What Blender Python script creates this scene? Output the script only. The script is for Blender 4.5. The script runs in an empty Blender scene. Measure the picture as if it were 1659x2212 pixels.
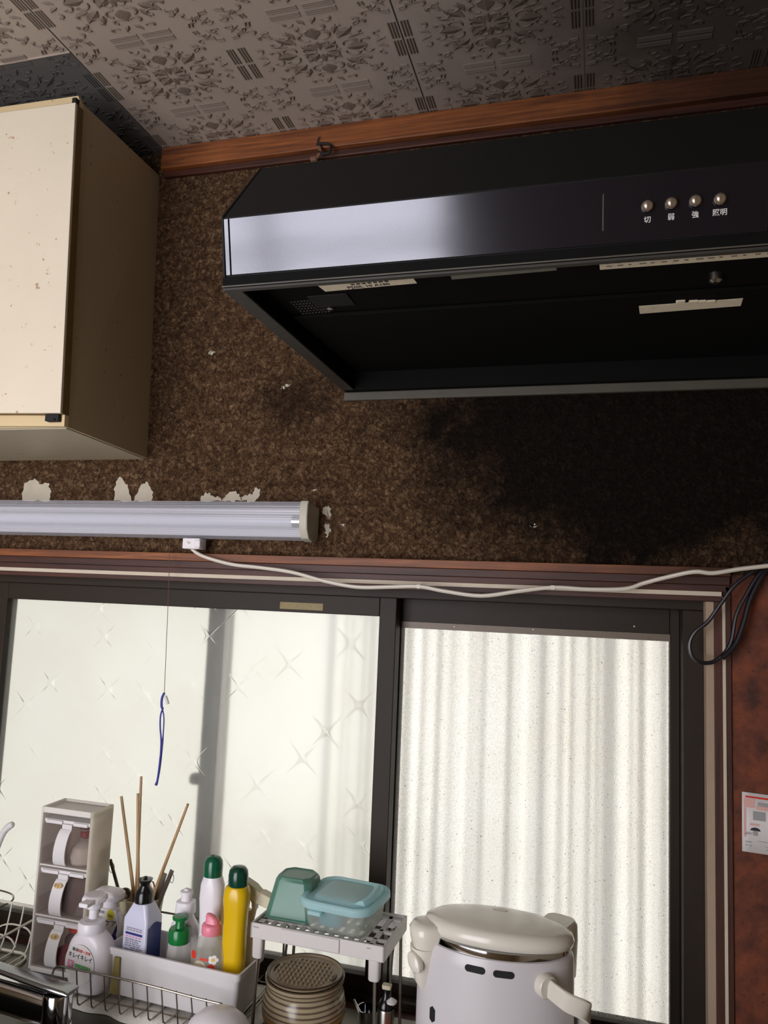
import bpy, bmesh, math, random
from mathutils import Vector as V, Matrix
random.seed(7)
sc = bpy.context.scene
COL = sc.collection
PI = math.pi
# ------------------------------------------------------------------ camera
F = 1653.0; CX, CY = 829.5, 1106.0
yaw, pit, rol = [math.radians(a) for a in (-15.853, 6.304, 2.333)]
fw = V((math.sin(yaw)*math.cos(pit), math.cos(yaw)*math.cos(pit), math.sin(pit)))
rt0 = V((math.cos(yaw), -math.sin(yaw), 0)); up0 = rt0.cross(fw)
RT = math.cos(rol)*rt0 + math.sin(rol)*up0
UP = -math.sin(rol)*rt0 + math.cos(rol)*up0
CAM = V((0, -1.4, 1.5))
cd = bpy.data.cameras.new('camera'); cam = bpy.data.objects.new('camera', cd); COL.objects.link(cam)
cd.sensor_fit = 'VERTICAL'; cd.sensor_height = 36.0; cd.lens = 36.0*F/2212.0
cd.clip_start = 0.02
cam.matrix_world = Matrix(((RT.x, UP.x, -fw.x, CAM.x), (RT.y, UP.y, -fw.y, CAM.y), (RT.z, UP.z, -fw.z, CAM.z), (0, 0, 0, 1)))
sc.camera = cam
# ------------------------------------------------------------------ view, sky, sun, daylight
vs = sc.view_settings
sc.display_settings.display_device = 'sRGB'
vs.view_transform = 'Standard'; vs.look = 'None'; vs.exposure = 0.0; vs.gamma = 1.0; vs.use_curve_mapping = False
wd = bpy.data.worlds.new('sky'); sc.world = wd; wd.use_nodes = True
wd.node_tree.nodes['Background'].inputs[0].default_value = (0.95, 0.975, 1.0, 1)
wd.node_tree.nodes['Background'].inputs[1].default_value = 0.84
def lamp(name, typ, loc, direction, **kw):
    l = bpy.data.lights.new(name, typ)
    for k, v in kw.items(): setattr(l, k, v)
    o = bpy.data.objects.new(name, l); COL.objects.link(o); o.location = loc
    o.rotation_euler = V(direction).to_track_quat('-Z', 'Y').to_euler(); return o
lamp('sun', 'SUN', (3, 6, 6), (-0.80, -0.52, -0.30), energy=3.3, angle=0.03, color=(1, .985, .955))
# daylight coming in at the window in the wall behind the photographer
lamp('window_daylight', 'AREA', (-1.19, -2.33, 1.25), (0, 1, 0), energy=58, shape='RECTANGLE', size=1.42, size_y=1.86, color=(.965, .945, 1.0))
sc.cycles.max_bounces = 12; sc.cycles.transmission_bounces = 10; sc.cycles.transparent_max_bounces = 16
sc.cycles.caustics_refractive = True; sc.cycles.sample_clamp_indirect = 6.0
# ------------------------------------------------------------------ pixel <-> place
def ray(x, y): return fw*F + RT*(x-CX) - UP*(y-CY)
def at(x, y, Y): d = ray(x, y); return CAM + d*((Y-CAM.y)/d.y)
def atz(x, y, Z): d = ray(x, y); return CAM + d*((Z-CAM.z)/d.z)
def zz(x, y, Y): return at(x, y, Y).z
def xx(x, y, Y): return at(x, y, Y).x
# ------------------------------------------------------------------ materials
def lin(h):
    h = h.lstrip('#'); out = []
    for i in (0, 2, 4):
        c = int(h[i:i+2], 16)/255
        out.append(c/12.92 if c <= .04045 else ((c+.055)/1.055)**2.4)
    return (*out, 1)
class NT:
    def __init__(s, name):
        s.m = bpy.data.materials.new(name); s.m.use_nodes = True; s.t = s.m.node_tree; s.t.nodes.clear()
        s.out = s.n('ShaderNodeOutputMaterial')
        s.co = s.n('ShaderNodeTexCoord').outputs['Object']
    def n(s, typ, **kw):
        q = s.t.nodes.new(typ)
        for k, v in kw.items(): setattr(q, k, v)
        return q
    def set(s, node, **kw):
        for k, v in kw.items():
            k = k.replace('_', ' ')
            if isinstance(v, bpy.types.NodeSocket): s.t.links.new(v, node.inputs[k])
            else: node.inputs[k].default_value = v
        return node
    def ln(s, a, b): s.t.links.new(a, b)
    def noise(s, scale, detail=3, rough=.55, vec=None, dist=0):
        q = s.n('ShaderNodeTexNoise'); s.set(q, Scale=scale, Detail=detail, Roughness=rough, Distortion=dist, Vector=vec or s.co)
        return q.outputs['Fac']
    def math(s, op, a, b=None, c=None, clamp=False):
        q = s.n('ShaderNodeMath', operation=op, use_clamp=clamp)
        for i, v in enumerate((a, b, c)):
            if v is None: continue
            if isinstance(v, bpy.types.NodeSocket): s.ln(v, q.inputs[i])
            else: q.inputs[i].default_value = v
        return q.outputs[0]
    def ramp(s, fac, stops):
        q = s.n('ShaderNodeValToRGB'); s.ln(fac, q.inputs[0]); e = q.color_ramp.elements
        while len(e) < len(stops): e.new(.5)
        for i, (p, c) in enumerate(stops): e[i].position = p; e[i].color = lin(c) if isinstance(c, str) else (c, c, c, 1)
        return q.outputs[0]
    def mix(s, fac, a, b, typ='MIX'):
        q = s.n('ShaderNodeMix', data_type='RGBA', blend_type=typ)
        for i, v in ((0, fac), (6, a), (7, b)):
            if isinstance(v, bpy.types.NodeSocket): s.ln(v, q.inputs[i])
            else: q.inputs[i].default_value = lin(v) if isinstance(v, str) else v
        return q.outputs[2]
    def bump(s, h, strength, dist=.002):
        q = s.n('ShaderNodeBump'); s.set(q, Height=h, Strength=strength, Distance=dist); return q.outputs[0]
    def pr(s, **kw):
        q = s.n('ShaderNodeBsdfPrincipled'); s.set(q, **kw); return q.outputs[0]
    def done(s, sh): s.ln(sh, s.out.inputs[0]); return s.m
    def map(s, scale=(1, 1, 1), rot=(0, 0, 0)):
        q = s.n('ShaderNodeMapping'); s.ln(s.co, q.inputs[0]); q.inputs['Scale'].default_value = scale; q.inputs['Rotation'].default_value = rot
        return q.outputs[0]
def simple(name, col, rough=.5, metal=0, var=0, vscale=30, bump=0, bscale=200, bd=.001, **kw):
    t = NT(name); c = lin(col)
    if var:
        f = t.noise(vscale, 4); base = t.mix(f, tuple(max(0, x*(1-var)) for x in c[:3])+(1,), tuple(min(1, x*(1+var)) for x in c[:3])+(1,))
    else: base = c
    d = dict(Base_Color=base, Roughness=rough, Metallic=metal)
    for k, v in kw.items(): d[k] = v
    if bump: d['Normal'] = t.bump(t.noise(bscale, 3), bump, bd)
    return t.done(t.pr(**d))
def clear(name, col, op=.35, rough=.15, spec=.5):
    """thin clear or cloudy plastic: part see-through, part its own colour"""
    t = NT(name); a = t.n('ShaderNodeBsdfTransparent'); a.inputs[0].default_value = (*[min(1, x*.3+.7) for x in lin(col)[:3]], 1)
    p = t.pr(Base_Color=lin(col), Roughness=rough, Specular_IOR_Level=spec)
    tr = t.n('ShaderNodeBsdfTranslucent'); tr.inputs[0].default_value = lin(col)
    m0 = t.n('ShaderNodeMixShader'); m0.inputs[0].default_value = .6; t.ln(p, m0.inputs[1]); t.ln(tr.outputs[0], m0.inputs[2])
    m = t.n('ShaderNodeMixShader'); m.inputs[0].default_value = op; t.ln(a.outputs[0], m.inputs[1]); t.ln(m0.outputs[0], m.inputs[2])
    return t.done(m.outputs[0])
def milky(name, col, rough=.3, tl=.25, var=0):
    """plastic that lets some window light through"""
    t = NT(name); c = lin(col)
    base = t.mix(t.noise(25, 4), tuple(x*(1-var) for x in c[:3])+(1,), c) if var else c
    p = t.pr(Base_Color=base, Roughness=rough)
    tr = t.n('ShaderNodeBsdfTranslucent'); tr.inputs[0].default_value = c
    m = t.n('ShaderNodeMixShader'); m.inputs[0].default_value = tl; t.ln(p, m.inputs[1]); t.ln(tr.outputs[0], m.inputs[2])
    return t.done(m.outputs[0])
def wood(name, dark, light, axis=0, rough=.55, scale=1.0, darken=False):
    t = NT(name); sc_ = [90*scale]*3; sc_[axis] = 4*scale
    f = t.noise(1.0, 6, .65, t.map(tuple(sc_)), .6)
    g = t.noise(14, 4)
    c = t.mix(t.math('MULTIPLY', g, .55), t.ramp(f, [(.3, dark), (.7, light)]), dark)
    if darken:   # darker brown along the length next to the range hood
        sp = t.n('ShaderNodeSeparateXYZ'); t.ln(t.co, sp.inputs[0])
        k = t.math('ADD', sp.outputs[0], t.math('MULTIPLY', t.math('SUBTRACT', t.noise(7, 4), .5), .5))
        c = t.mix(t.ramp(t.math('ADD', k, .5), [(.30, 0.0), (.72, .8)]), c, '#1d0c07')
    return t.done(t.pr(Base_Color=c, Roughness=rough, Normal=t.bump(f, .25, .001)))

MT = {}
# fibre plaster wall
t = NT('fibre_plaster')
a = t.noise(125, 4, .65, dist=1.0); b = t.noise(48, 4, .6); c = t.noise(5, 3)
col = t.ramp(t.math('ADD', t.math('MULTIPLY', a, .65), t.math('MULTIPLY', b, .35)), [(.34, '#1f140c'), (.5, '#5f4632'), (.66, '#a08361')])
col = t.mix(t.math('MULTIPLY', c, .5), col, '#3a281d')
# shade painted in under the hood, mixed with sooty cooker grime, ragged edge
sx = t.n('ShaderNodeSeparateXYZ'); t.ln(t.co, sx.inputs[0])
dx = t.math('MULTIPLY', t.math('SUBTRACT', sx.outputs[0], .08), 1.85); dz = t.math('MULTIPLY', t.math('SUBTRACT', sx.outputs[2], 1.84), 2.5)
rr_ = t.math('SQRT', t.math('ADD', t.math('MULTIPLY', dx, dx), t.math('MULTIPLY', dz, dz)))
rr_ = t.math('ADD', rr_, t.math('MULTIPLY', t.math('SUBTRACT', t.noise(9, 5, .65), .5), .9))
soot_shade = t.ramp(rr_, [(.55, .94), (1.45, 0.0)])
dx2 = t.math('MULTIPLY', t.math('ADD', sx.outputs[0], .60), 9.); dz2 = t.math('MULTIPLY', t.math('SUBTRACT', sx.outputs[2], 1.88), 13.)
r2 = t.math('SQRT', t.math('ADD', t.math('MULTIPLY', dx2, dx2), t.math('MULTIPLY', dz2, dz2)))
r2 = t.math('ADD', r2, t.math('MULTIPLY', t.math('SUBTRACT', t.noise(22, 4), .5), 1.4))
col = t.mix(t.ramp(r2, [(.3, .6), (1.1, 0.0)]), col, '#17110e')
col = t.mix(soot_shade, col, '#0d0a08')
h = t.math('ADD', a, t.math('MULTIPLY', b, 1.2))
MT['wall'] = t.done(t.pr(Base_Color=col, Roughness=.95, Specular_IOR_Level=.1, Normal=t.bump(h, 1.0, .012)))
# red-brown stained panel
t = NT('red_brown_panel'); a = t.noise(26, 5, .6); b = t.noise(140, 3)
col = t.ramp(a, [(.3, '#3a1a10'), (.7, '#7d3d20')]); col = t.mix(t.ramp(b, [(.28, .8), (.4, 0.0)]), col, '#150a08')
MT['redwall'] = t.done(t.pr(Base_Color=col, Roughness=.7, Normal=t.bump(b, .3, .001)))
MT['plaster'] = simple('bare_plaster', '#b3aa99', .9, var=.15, bump=.4, bscale=300)
def smoked_shaded(name, col):
    # ceiling browned by cooking, with light falloff painted in, darkest over the range hood
    t = NT(name); sp = t.n('ShaderNodeSeparateXYZ'); t.ln(t.co, sp.inputs[0])
    dx = t.math('MULTIPLY', t.math('SUBTRACT', sp.outputs[0], .35), 1.25); dy = t.math('MULTIPLY', t.math('SUBTRACT', sp.outputs[1], -.15), .9)
    r = t.math('SQRT', t.math('ADD', t.math('MULTIPLY', dx, dx), t.math('MULTIPLY', dy, dy)))
    r = t.math('ADD', r, t.math('MULTIPLY', t.math('SUBTRACT', t.noise(4, 5, .6), .5), .7))
    c = t.mix(t.noise(3, 4), tuple(x*.9 for x in lin(col)[:3])+(1,), lin(col))
    c = t.mix(t.ramp(r, [(.3, .90), (1.45, 0.0)]), c, '#2b2119')
    return t.done(t.pr(Base_Color=c, Roughness=.75, Normal=t.bump(t.noise(400, 3), .15, .001)))
MT['ceil'] = smoked_shaded('ceiling_board', '#a89a8e'); MT['relief'] = smoked_shaded('ceiling_relief', '#74675c'); MT['ceildk'] = simple('dark_grey_board', '#565351', .8, var=.2, vscale=8); MT['reliefdk'] = simple('dark_grey_relief', '#3f3c3a', .8)  # darker grey tone for the board above the wall cabinet
MT['seam'] = simple('ceiling_seam', '#2d2722', .8)
MT['roomwall'] = simple('room_wall', '#a2937c', .9, var=.08, vscale=4)
MT['floor'] = simple('pale_vinyl_floor', '#b5a68c', .5, var=.1, vscale=5)
MT['trim'] = wood('old_orange_wood', '#4a230e', '#a8622e', 0, darken=True)
MT['filter'] = simple('dull_black_filter', '#0c0c0b', .8, Specular_IOR_Level=.12)
MT['trimdk'] = wood('dark_red_wood', '#1f0e08', '#5a2a18', 0)
MT['trimdkv'] = wood('dark_red_wood_upright', '#241008', '#5c2e1c', 2)
MT['strip'] = simple('white_strip', '#c2b6a3', .6, var=.12)
MT['beige'] = simple('beige_strip', '#a08b76', .7, var=.1)
MT['alu'] = simple('bronze_aluminium', '#292018', .55, 0, var=.12, vscale=50, Specular_IOR_Level=.25)
MT['alulit'] = simple('bronze_bead', '#6a5f52', .5, .1, var=.15, vscale=80)
MT['chrome'] = simple('chrome', '#c9cacc', .07, 1.0)
MT['leverchrome'] = simple('worn_chrome', '#8d8f90', .16, 1.0, var=.2, vscale=30)
MT['steel'] = simple('stainless_steel', '#a7a49c', .28, 1.0, var=.1, vscale=60)
MT['wire'] = simple('steel_wire', '#8b847a', .3, .9)
MT['whitewire'] = simple('white_coated_wire', '#d9d4c6', .4)
MT['counter'] = simple('worktop_steel', '#5d5a51', .34, .8, var=.2, vscale=12, bump=.08, bscale=30)
MT['white'] = milky('white_plastic', '#e3dfe3', .3, .06)
MT['offwhite'] = milky('offwhite_plastic', '#dcd8d8', .35, .12)
MT['cream'] = milky('cream_plastic', '#dfd6ba', .35, .3)
MT['creamop'] = simple('cream_end_cap', '#b5b1a1', .5)
MT['shelf'] = milky('shelf_plastic', '#cfc9c6', .4, .12)
MT['black'] = simple('black_plastic', '#0b0b0c', .2)
MT['blackmatt'] = simple('black_matt', '#0a0a0a', .75)
MT['green'] = simple('green_plastic', '#0c6b2f', .25)
MT['dkgreen'] = simple('dark_green_plastic', '#0a5238', .2)
MT['bottlegreen'] = simple('bottle_green_plastic', '#0b3a2b', .2)
MT['yellow'] = simple('yellow_plastic', '#d3ac0a', .25)
MT['pink'] = simple('pink_plastic', '#dd7f92', .35)
MT['tower'] = milky('warm_white_plastic', '#f4f1ec', .4, .45)
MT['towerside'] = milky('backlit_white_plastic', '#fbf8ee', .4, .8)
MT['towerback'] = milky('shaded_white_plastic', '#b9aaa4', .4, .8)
MT['red'] = simple('red_print', '#d1301f', .5)
MT['yolk'] = simple('yolk_print', '#d7b24a', .5)
MT['ink'] = simple('dark_ink', '#2a2833', .6)
MT['navy'] = simple('navy_print', '#2c2a72', .5)
MT['pinkprint'] = simple('pink_print', '#d9719e', .5)
MT['greenprint'] = simple('green_print', '#3c9b45', .5)
MT['yelprint'] = simple('yellow_print', '#d3ca3a', .5)
MT['greyprint'] = simple('grey_print', '#8b8893', .6)
MT['paper'] = simple('white_paper', '#dcd8d6', .7)
MT['sticker'] = simple('old_paper_sticker', '#e2d7c0', .7, var=.15, vscale=90)
MT['stickerdim'] = simple('faded_sticker', '#77776c', .6, var=.3, vscale=60)
MT['goldsticker'] = simple('gold_sticker', '#7b6a35', .5, var=.3, vscale=120)
MT['bamboo'] = wood('bamboo', '#94744e', '#c9a77a', 2, .5)
MT['blueliq'] = simple('blue_bottle_side', '#22346f', .2, var=.3, vscale=40)
MT['lavender'] = milky('pale_lavender_plastic', '#cfd0e4', .25, .08)
MT['towel'] = simple('white_towel', '#ddd9d2', .95, var=.06, vscale=80, bump=.9, bscale=500, bd=.003)
MT['teal'] = clear('teal_plastic', '#4fb7c0', .75, .3)
MT['tealdeep'] = simple('deep_teal_plastic', '#1d8ba3', .35)
MT['mint'] = milky('mint_plastic', '#5f8f7d', .3, .25)
MT['clearpl'] = clear('clear_plastic', '#ecece4', .30, .12)
MT['lidblue'] = clear('blue_lid_plastic', '#d4f3f7', .95, .25)
MT['lidtop'] = clear('frosted_lid_plastic', '#e8f6f6', .85, .35)
MT['orange'] = simple('orange_plastic', '#d95a2b', .4)
MT['tan'] = milky('yellowed_plastic', '#a3945c', .4, .3)
MT['bluecord'] = simple('blue_cord', '#232a8c', .5)
MT['cord'] = simple('white_cord', '#cfc8ba', .45)
MT['cable'] = simple('black_cable', '#15121a', .35)
MT['string'] = simple('brown_string', '#6b4a36', .8)
MT['bagred'] = clear('red_print_film', '#b5404c', .8, .3)
MT['bag'] = clear('clear_film', '#d9d5d0', .5, .2)
MT['sugar'] = simple('white_powder', '#d8d2c4', .9, bump=.6, bscale=250)
MT['umber'] = simple('brown_powder', '#5d4a44', .9, var=.4, vscale=60)
MT['drawer'] = clear('smoked_clear_plastic', '#d9d0ce', .07, .1)
MT['tanlabel'] = simple('tan_name_label', '#c2a06a', .6)
MT['kettle'] = simple('kettle_enamel', '#c6c2c4', .3, var=.03, vscale=6)
MT['kettlelid'] = simple('kettle_lid_plastic', '#d6d1c4', .2)
MT['metaldull'] = simple('dull_cutlery_steel', '#857a70', .3, .9)
MT['pearl'] = simple('pearl_metal_button', '#b3a695', .22, .8)
MT['hood'] = simple('black_painted_steel', '#111212', .6, 0, var=.2, vscale=40, bump=.1, bscale=300, Specular_IOR_Level=.3)
MT['hoodrim'] = simple('grey_rim_steel', '#3a3834', .55, 0, var=.2)
MT['hoodgrey'] = simple('greasy_flange', '#4b463c', .6, var=.3, vscale=20)
t = NT('glossy_black_panel'); n1 = t.noise(5, 2, .5, t.map((1, 1, 2.5))); n2 = t.noise(160, 2)
MT['panel'] = t.done(t.pr(Base_Color=lin('#14141b'), Roughness=.15, IOR=1.9, Specular_Tint=(.90, .90, 1, 1), Normal=t.bump(t.math('ADD', n1, t.math('MULTIPLY', n2, .015)), .12, .004)))
# laminated cabinet board with grime specks
def board(name, base, speck, edge=None):
    t = NT(name); f = t.noise(6, 4)
    c = t.mix(f, tuple(x*.88 for x in lin(base)[:3])+(1,), lin(base))
    s = t.ramp(t.noise(55, 3, .6), [(.27, .75), (.33, 0.0)])
    return t.done(t.pr(Base_Color=t.mix(s, c, speck), Roughness=.42))
MT['door'] = board('cream_laminate', '#ddd2bd', '#9c6d42')
MT['cabside'] = board('grimy_beige_laminate', '#b8a98b', '#7a6644')
MT['cabedge'] = board('pale_edge_strip', '#d3bd93', '#6b4a25')
MT['cabbrown'] = simple('brown_door_edge', '#6d5429', .6, var=.35, vscale=25)
MT['cabunder'] = board('underside_laminate', '#b4aa93', '#85765a')
# window glass
def glass(kind):
    t = NT(kind); sep = t.n('ShaderNodeSeparateXYZ'); t.ln(t.co, sep.inputs[0])
    if kind == 'starred_frosted_glass':
        cb = t.n('ShaderNodeCombineXYZ'); S = 8.5
        u = t.math('MULTIPLY', sep.outputs[0], S); w = t.math('MULTIPLY', sep.outputs[2], S)
        t.ln(u, cb.inputs[0]); t.ln(w, cb.inputs[1])
        vo = t.n('ShaderNodeTexVoronoi', voronoi_dimensions='2D'); t.set(vo, Vector=cb.outputs[0], Scale=1.0, Randomness=.8)
        sp = t.n('ShaderNodeSeparateXYZ'); t.ln(vo.outputs['Position'], sp.inputs[0])
        du = t.math('SUBTRACT', u, sp.outputs[0]); dv = t.math('SUBTRACT', w, sp.outputs[1])
        p = t.math('ADD', du, dv); q = t.math('SUBTRACT', du, dv)
        prod = t.math('ABSOLUTE', t.math('MULTIPLY', p, q))
        arm = t.math('SUBTRACT', 1.0, t.math('MULTIPLY', prod, 170.), clamp=True)
        fall = t.math('SUBTRACT', 1.0, t.math('MULTIPLY', vo.outputs['Distance'], 2.6), clamp=True)
        star = t.math('MULTIPLY', arm, fall)
        hgt = t.math('ADD', t.math('MULTIPLY', t.noise(14, 3), .25), t.math('MULTIPLY', t.math('MULTIPLY', star, t.ramp(t.noise(4.5, 2), [(.36, 0.0), (.58, 1.0)])), .85))
        g = t.pr(Base_Color=(.97, .98, .96, 1), Roughness=.20, IOR=1.3, Transmission_Weight=1.0, Normal=t.bump(hgt, .40, .007))
        tr = t.n('ShaderNodeBsdfTranslucent'); tr.inputs[0].default_value = (.95, .96, .92, 1)
        m = t.n('ShaderNodeMixShader'); m.inputs[0].default_value = .10; t.ln(g, m.inputs[1]); t.ln(tr.outputs[0], m.inputs[2])
        return t.done(m.outputs[0])
    hgt = t.noise(420, 3, .7)
    g = t.pr(Base_Color=(.97, .97, .97, 1), Roughness=.02, IOR=1.25, Transmission_Weight=1.0, Normal=t.bump(hgt, .22, .0011))
    speck = t.ramp(t.noise(260, 3, .6), [(.29, .9), (.34, 0.0)])
    grain = t.ramp(t.noise(520, 2, .6), [(.45, .0), (.62, .16)])
    d = t.n('ShaderNodeBsdfDiffuse'); d.inputs[0].default_value = lin('#5b5145')
    w = t.n('ShaderNodeBsdfTranslucent'); w.inputs[0].default_value = (.80, .78, .74, 1)
    m0 = t.n('ShaderNodeMixShader'); t.ln(grain, m0.inputs[0]); t.ln(g, m0.inputs[1]); t.ln(w.outputs[0], m0.inputs[2])
    m = t.n('ShaderNodeMixShader'); t.ln(speck, m.inputs[0]); t.ln(m0.outputs[0], m.inputs[1]); t.ln(d.outputs[0], m.inputs[2])
    return t.done(m.outputs[0])
MT['frost'] = glass('starred_frosted_glass'); MT['pebble'] = glass('rough_clear_glass')
t = NT('corrugated_plastic'); f = t.noise(5, 4)
tr = t.n('ShaderNodeBsdfTranslucent'); t.ln(t.mix(f, '#e7dfd0', '#f6f4ee'), tr.inputs[0])
df = t.pr(Base_Color=lin('#dad5ca'), Roughness=.4)
m = t.n('ShaderNodeMixShader'); m.inputs[0].default_value = .25; t.ln(tr.outputs[0], m.inputs[1]); t.ln(df, m.inputs[2]); MT['corr'] = t.done(m.outputs[0])
MT['post'] = simple('grey_post', '#37332e', .7)
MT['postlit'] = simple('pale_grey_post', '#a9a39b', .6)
t = NT('ribbed_cover_plastic'); a_ = t.n('ShaderNodeBsdfTransparent'); a_.inputs[0].default_value = (.93, .94, .96, 1)
p_ = t.pr(Base_Color=lin('#c9ccd6'), Roughness=.22, IOR=1.55)
m = t.n('ShaderNodeMixShader'); m.inputs[0].default_value = .42; t.ln(a_.outputs[0], m.inputs[1]); t.ln(p_, m.inputs[2]); MT['cover'] = t.done(m.outputs[0])
MT['tube'] = simple('fluorescent_tube_glass', '#e9e9ee', .2)
# striped crock glaze
t = NT('striped_glaze'); sep = t.n('ShaderNodeSeparateXYZ'); t.ln(t.co, sep.inputs[0])
wz = t.math('ADD', t.math('MULTIPLY', sep.outputs[2], 860.), t.math('MULTIPLY', t.noise(9, 2), 5.))
s = t.math('ADD', t.math('MULTIPLY', t.math('SINE', wz), .5), .5)
c = t.ramp(s, [(.1, '#57483a'), (.5, '#9a8d72')])
zl = t.math('ADD', sep.outputs[2], t.math('MULTIPLY', t.noise(12, 2), .012))
low = t.ramp(t.math('MULTIPLY', t.math('SUBTRACT', zl, .0), 10.), [(.40, 1.0), (.46, 0.0)])
c = t.mix(low, c, t.ramp(s, [(.2, '#2c3122'), (.7, '#55583a')]))
band = t.ramp(t.math('ABSOLUTE', t.math('MULTIPLY', t.math('SUBTRACT', zl, .049), 90.)), [(.2, .85), (.45, 0.0)])
c = t.mix(band, c, '#a88433')
MT['crock'] = t.done(t.pr(Base_Color=c, Roughness=.22))
MT['gratebrown'] = simple('brown_grater_plastic', '#8b7a60', .4)
MT['gratedk'] = simple('dark_brown_rim', '#43342a', .4)

# ------------------------------------------------------------------ mesh helper
WORLD = {}
class M:
    def __init__(s): s.v = []; s.f = []; s.mi = []
    def add(s, vs_, fs, mi=0):
        o = len(s.v); s.v += [V(p) for p in vs_]; s.f += [tuple(i+o for i in f) for f in fs]; s.mi += [mi]*len(fs); return s
    def hull(s, p, mi=0):
        return s.add(p, [(3, 2, 1, 0), (4, 5, 6, 7), (0, 1, 5, 4), (1, 2, 6, 5), (2, 3, 7, 6), (3, 0, 4, 7)], mi)
    def box(s, x0, x1, y0, y1, z0, z1, mi=0):
        return s.hull([(x0, y0, z0), (x1, y0, z0), (x1, y1, z0), (x0, y1, z0), (x0, y0, z1), (x1, y0, z1), (x1, y1, z1), (x0, y1, z1)], mi)
    def loft(s, rings, cap0=True, cap1=True, mi=0, closed=True):
        n = len(rings[0]); vs_ = [p for r in rings for p in r]; fs = []
        for i in range(len(rings)-1):
            for j in range(n if closed else n-1):
                k = (j+1) % n; fs.append((i*n+j, i*n+k, (i+1)*n+k, (i+1)*n+j))
        if cap0: fs.append(tuple(range(n-1, -1, -1)))
        if cap1: fs.append(tuple((len(rings)-1)*n+j for j in range(n)))
        return s.add(vs_, fs, mi)
    def lathe(s, c, prof, n=40, sx=1, sy=1, mi=0, cap0=True, cap1=True, ax=None):
        c = V(c); rings = []
        if ax is None: e1, e2, e3 = V((1, 0, 0)), V((0, 1, 0)), V((0, 0, 1))
        else:
            e3 = V(ax).normalized(); e1 = e3.orthogonal().normalized(); e2 = e3.cross(e1)
        for r, z in prof:
            r = max(r, 1e-5)
            rings.append([c + e1*(r*sx*math.cos(2*PI*j/n)) + e2*(r*sy*math.sin(2*PI*j/n)) + e3*z for j in range(n)])
        return s.loft(rings, cap0, cap1, mi)
    def tube(s, path, r, n=8, closed=False, mi=0, flat=1.0):
        P = [V(p) for p in path]; L = len(P); rings = []; up = None
        for i in range(L):
            a = P[(i-1) % L] if (i > 0 or closed) else P[i]; b = P[(i+1) % L] if (i < L-1 or closed) else P[i]
            tg = (b-a).normalized()
            if up is None: up = tg.orthogonal().normalized()
            else:
                up = up - tg*up.dot(tg)
                if up.length < 1e-6: up = tg.orthogonal()
                up.normalize()
            sd = tg.cross(up); ri = r[i] if isinstance(r, (list, tuple)) else r
            rings.append([P[i] + up*(ri*math.cos(2*PI*j/n)) + sd*(ri*flat*math.sin(2*PI*j/n)) for j in range(n)])
        if closed: rings.append(rings[0]); return s.loft(rings, False, False, mi)
        return s.loft(rings, True, True, mi)
    def prism(s, poly, fn, d0, d1, mi=0):
        a = [fn(u, w, d0) for u, w in poly]; b = [fn(u, w, d1) for u, w in poly]
        return s.loft([a, b], True, True, mi)
    def sheet(s, poly, mi=0): return s.add(poly, [tuple(range(len(poly)))], mi)
    def build(s, name, mats, parent=None, bevel=0, seg=2, smooth=35, solid=0, subd=0):
        if not isinstance(mats, (list, tuple)): mats = [mats]
        off = WORLD.get(parent.name, V((0, 0, 0))) if parent else V((0, 0, 0))
        me = bpy.data.meshes.new(name); me.from_pydata([tuple(p-off) for p in s.v], [], s.f)
        bm = bmesh.new(); bm.from_mesh(me); bmesh.ops.recalc_face_normals(bm, faces=bm.faces); bm.to_mesh(me); bm.free()
        for m_ in mats: me.materials.append(MT[m_] if isinstance(m_, str) else m_)
        me.polygons.foreach_set('material_index', s.mi); 
        if smooth:
            me.polygons.foreach_set('use_smooth', [True]*len(me.polygons)); me.set_sharp_from_angle(angle=math.radians(smooth))
        o = bpy.data.objects.new(name, me); COL.objects.link(o)
        if parent: o.parent = parent; WORLD[o.name] = off
        if solid: q = o.modifiers.new('solid', 'SOLIDIFY'); q.thickness = solid; q.offset = 0
        if bevel: q = o.modifiers.new('bevel', 'BEVEL'); q.width = bevel; q.segments = seg; q.limit_method = 'ANGLE'; q.angle_limit = math.radians(40)
        if subd: q = o.modifiers.new('sub', 'SUBSURF'); q.levels = subd; q.render_levels = subd
        return o
def tag(o, label, cat, group=None):
    o['label'] = label; o['category'] = cat
    if group: o['group'] = group
    return o
def thing(name, loc, label, cat, group=None):
    o = bpy.data.objects.new(name, None); COL.objects.link(o); o.location = V(loc); o.empty_display_size = .02
    WORLD[o.name] = V(loc); return tag(o, label, cat, group)
def struct(o): o['kind'] = 'structure'; return o
def rrect(cx, cy, z, w, d, r, n=5, rot=0):
    out = []; r = min(r, w/2-1e-4, d/2-1e-4)
    for qx, qy, a0 in ((1, 1, 0), (-1, 1, 90), (-1, -1, 180), (1, -1, 270)):
        for k in range(n+1):
            a = math.radians(a0 + 90*k/n)
            out.append((qx*(w/2-r)+r*math.cos(a), qy*(d/2-r)+r*math.sin(a)))
    c, s_ = math.cos(rot), math.sin(rot)
    return [V((cx+x*c-y*s_, cy+x*s_+y*c, z)) for x, y in out]
def bottle(m, cx, cy, levels, rot=0, mi=0, cap0=True, cap1=True):
    """levels: (z, width, depth, corner radius)"""
    return m.loft([rrect(cx, cy, z, w, d, r, rot=rot) for z, w, d, r in levels], cap0, cap1, mi)
def smoothpath(pts, k=6):
    P = [V(p) for p in pts]; out = []
    for i in range(len(P)-1):
        p0 = P[max(i-1, 0)]; p1 = P[i]; p2 = P[i+1]; p3 = P[min(i+2, len(P)-1)]
        for j in range(k):
            u = j/k
            out.append(.5*((2*p1) + (p2-p0)*u + (2*p0-5*p1+4*p2-p3)*u*u + (3*p1-p0-3*p2+p3)*u**3))
    out.append(P[-1]); return out
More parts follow.
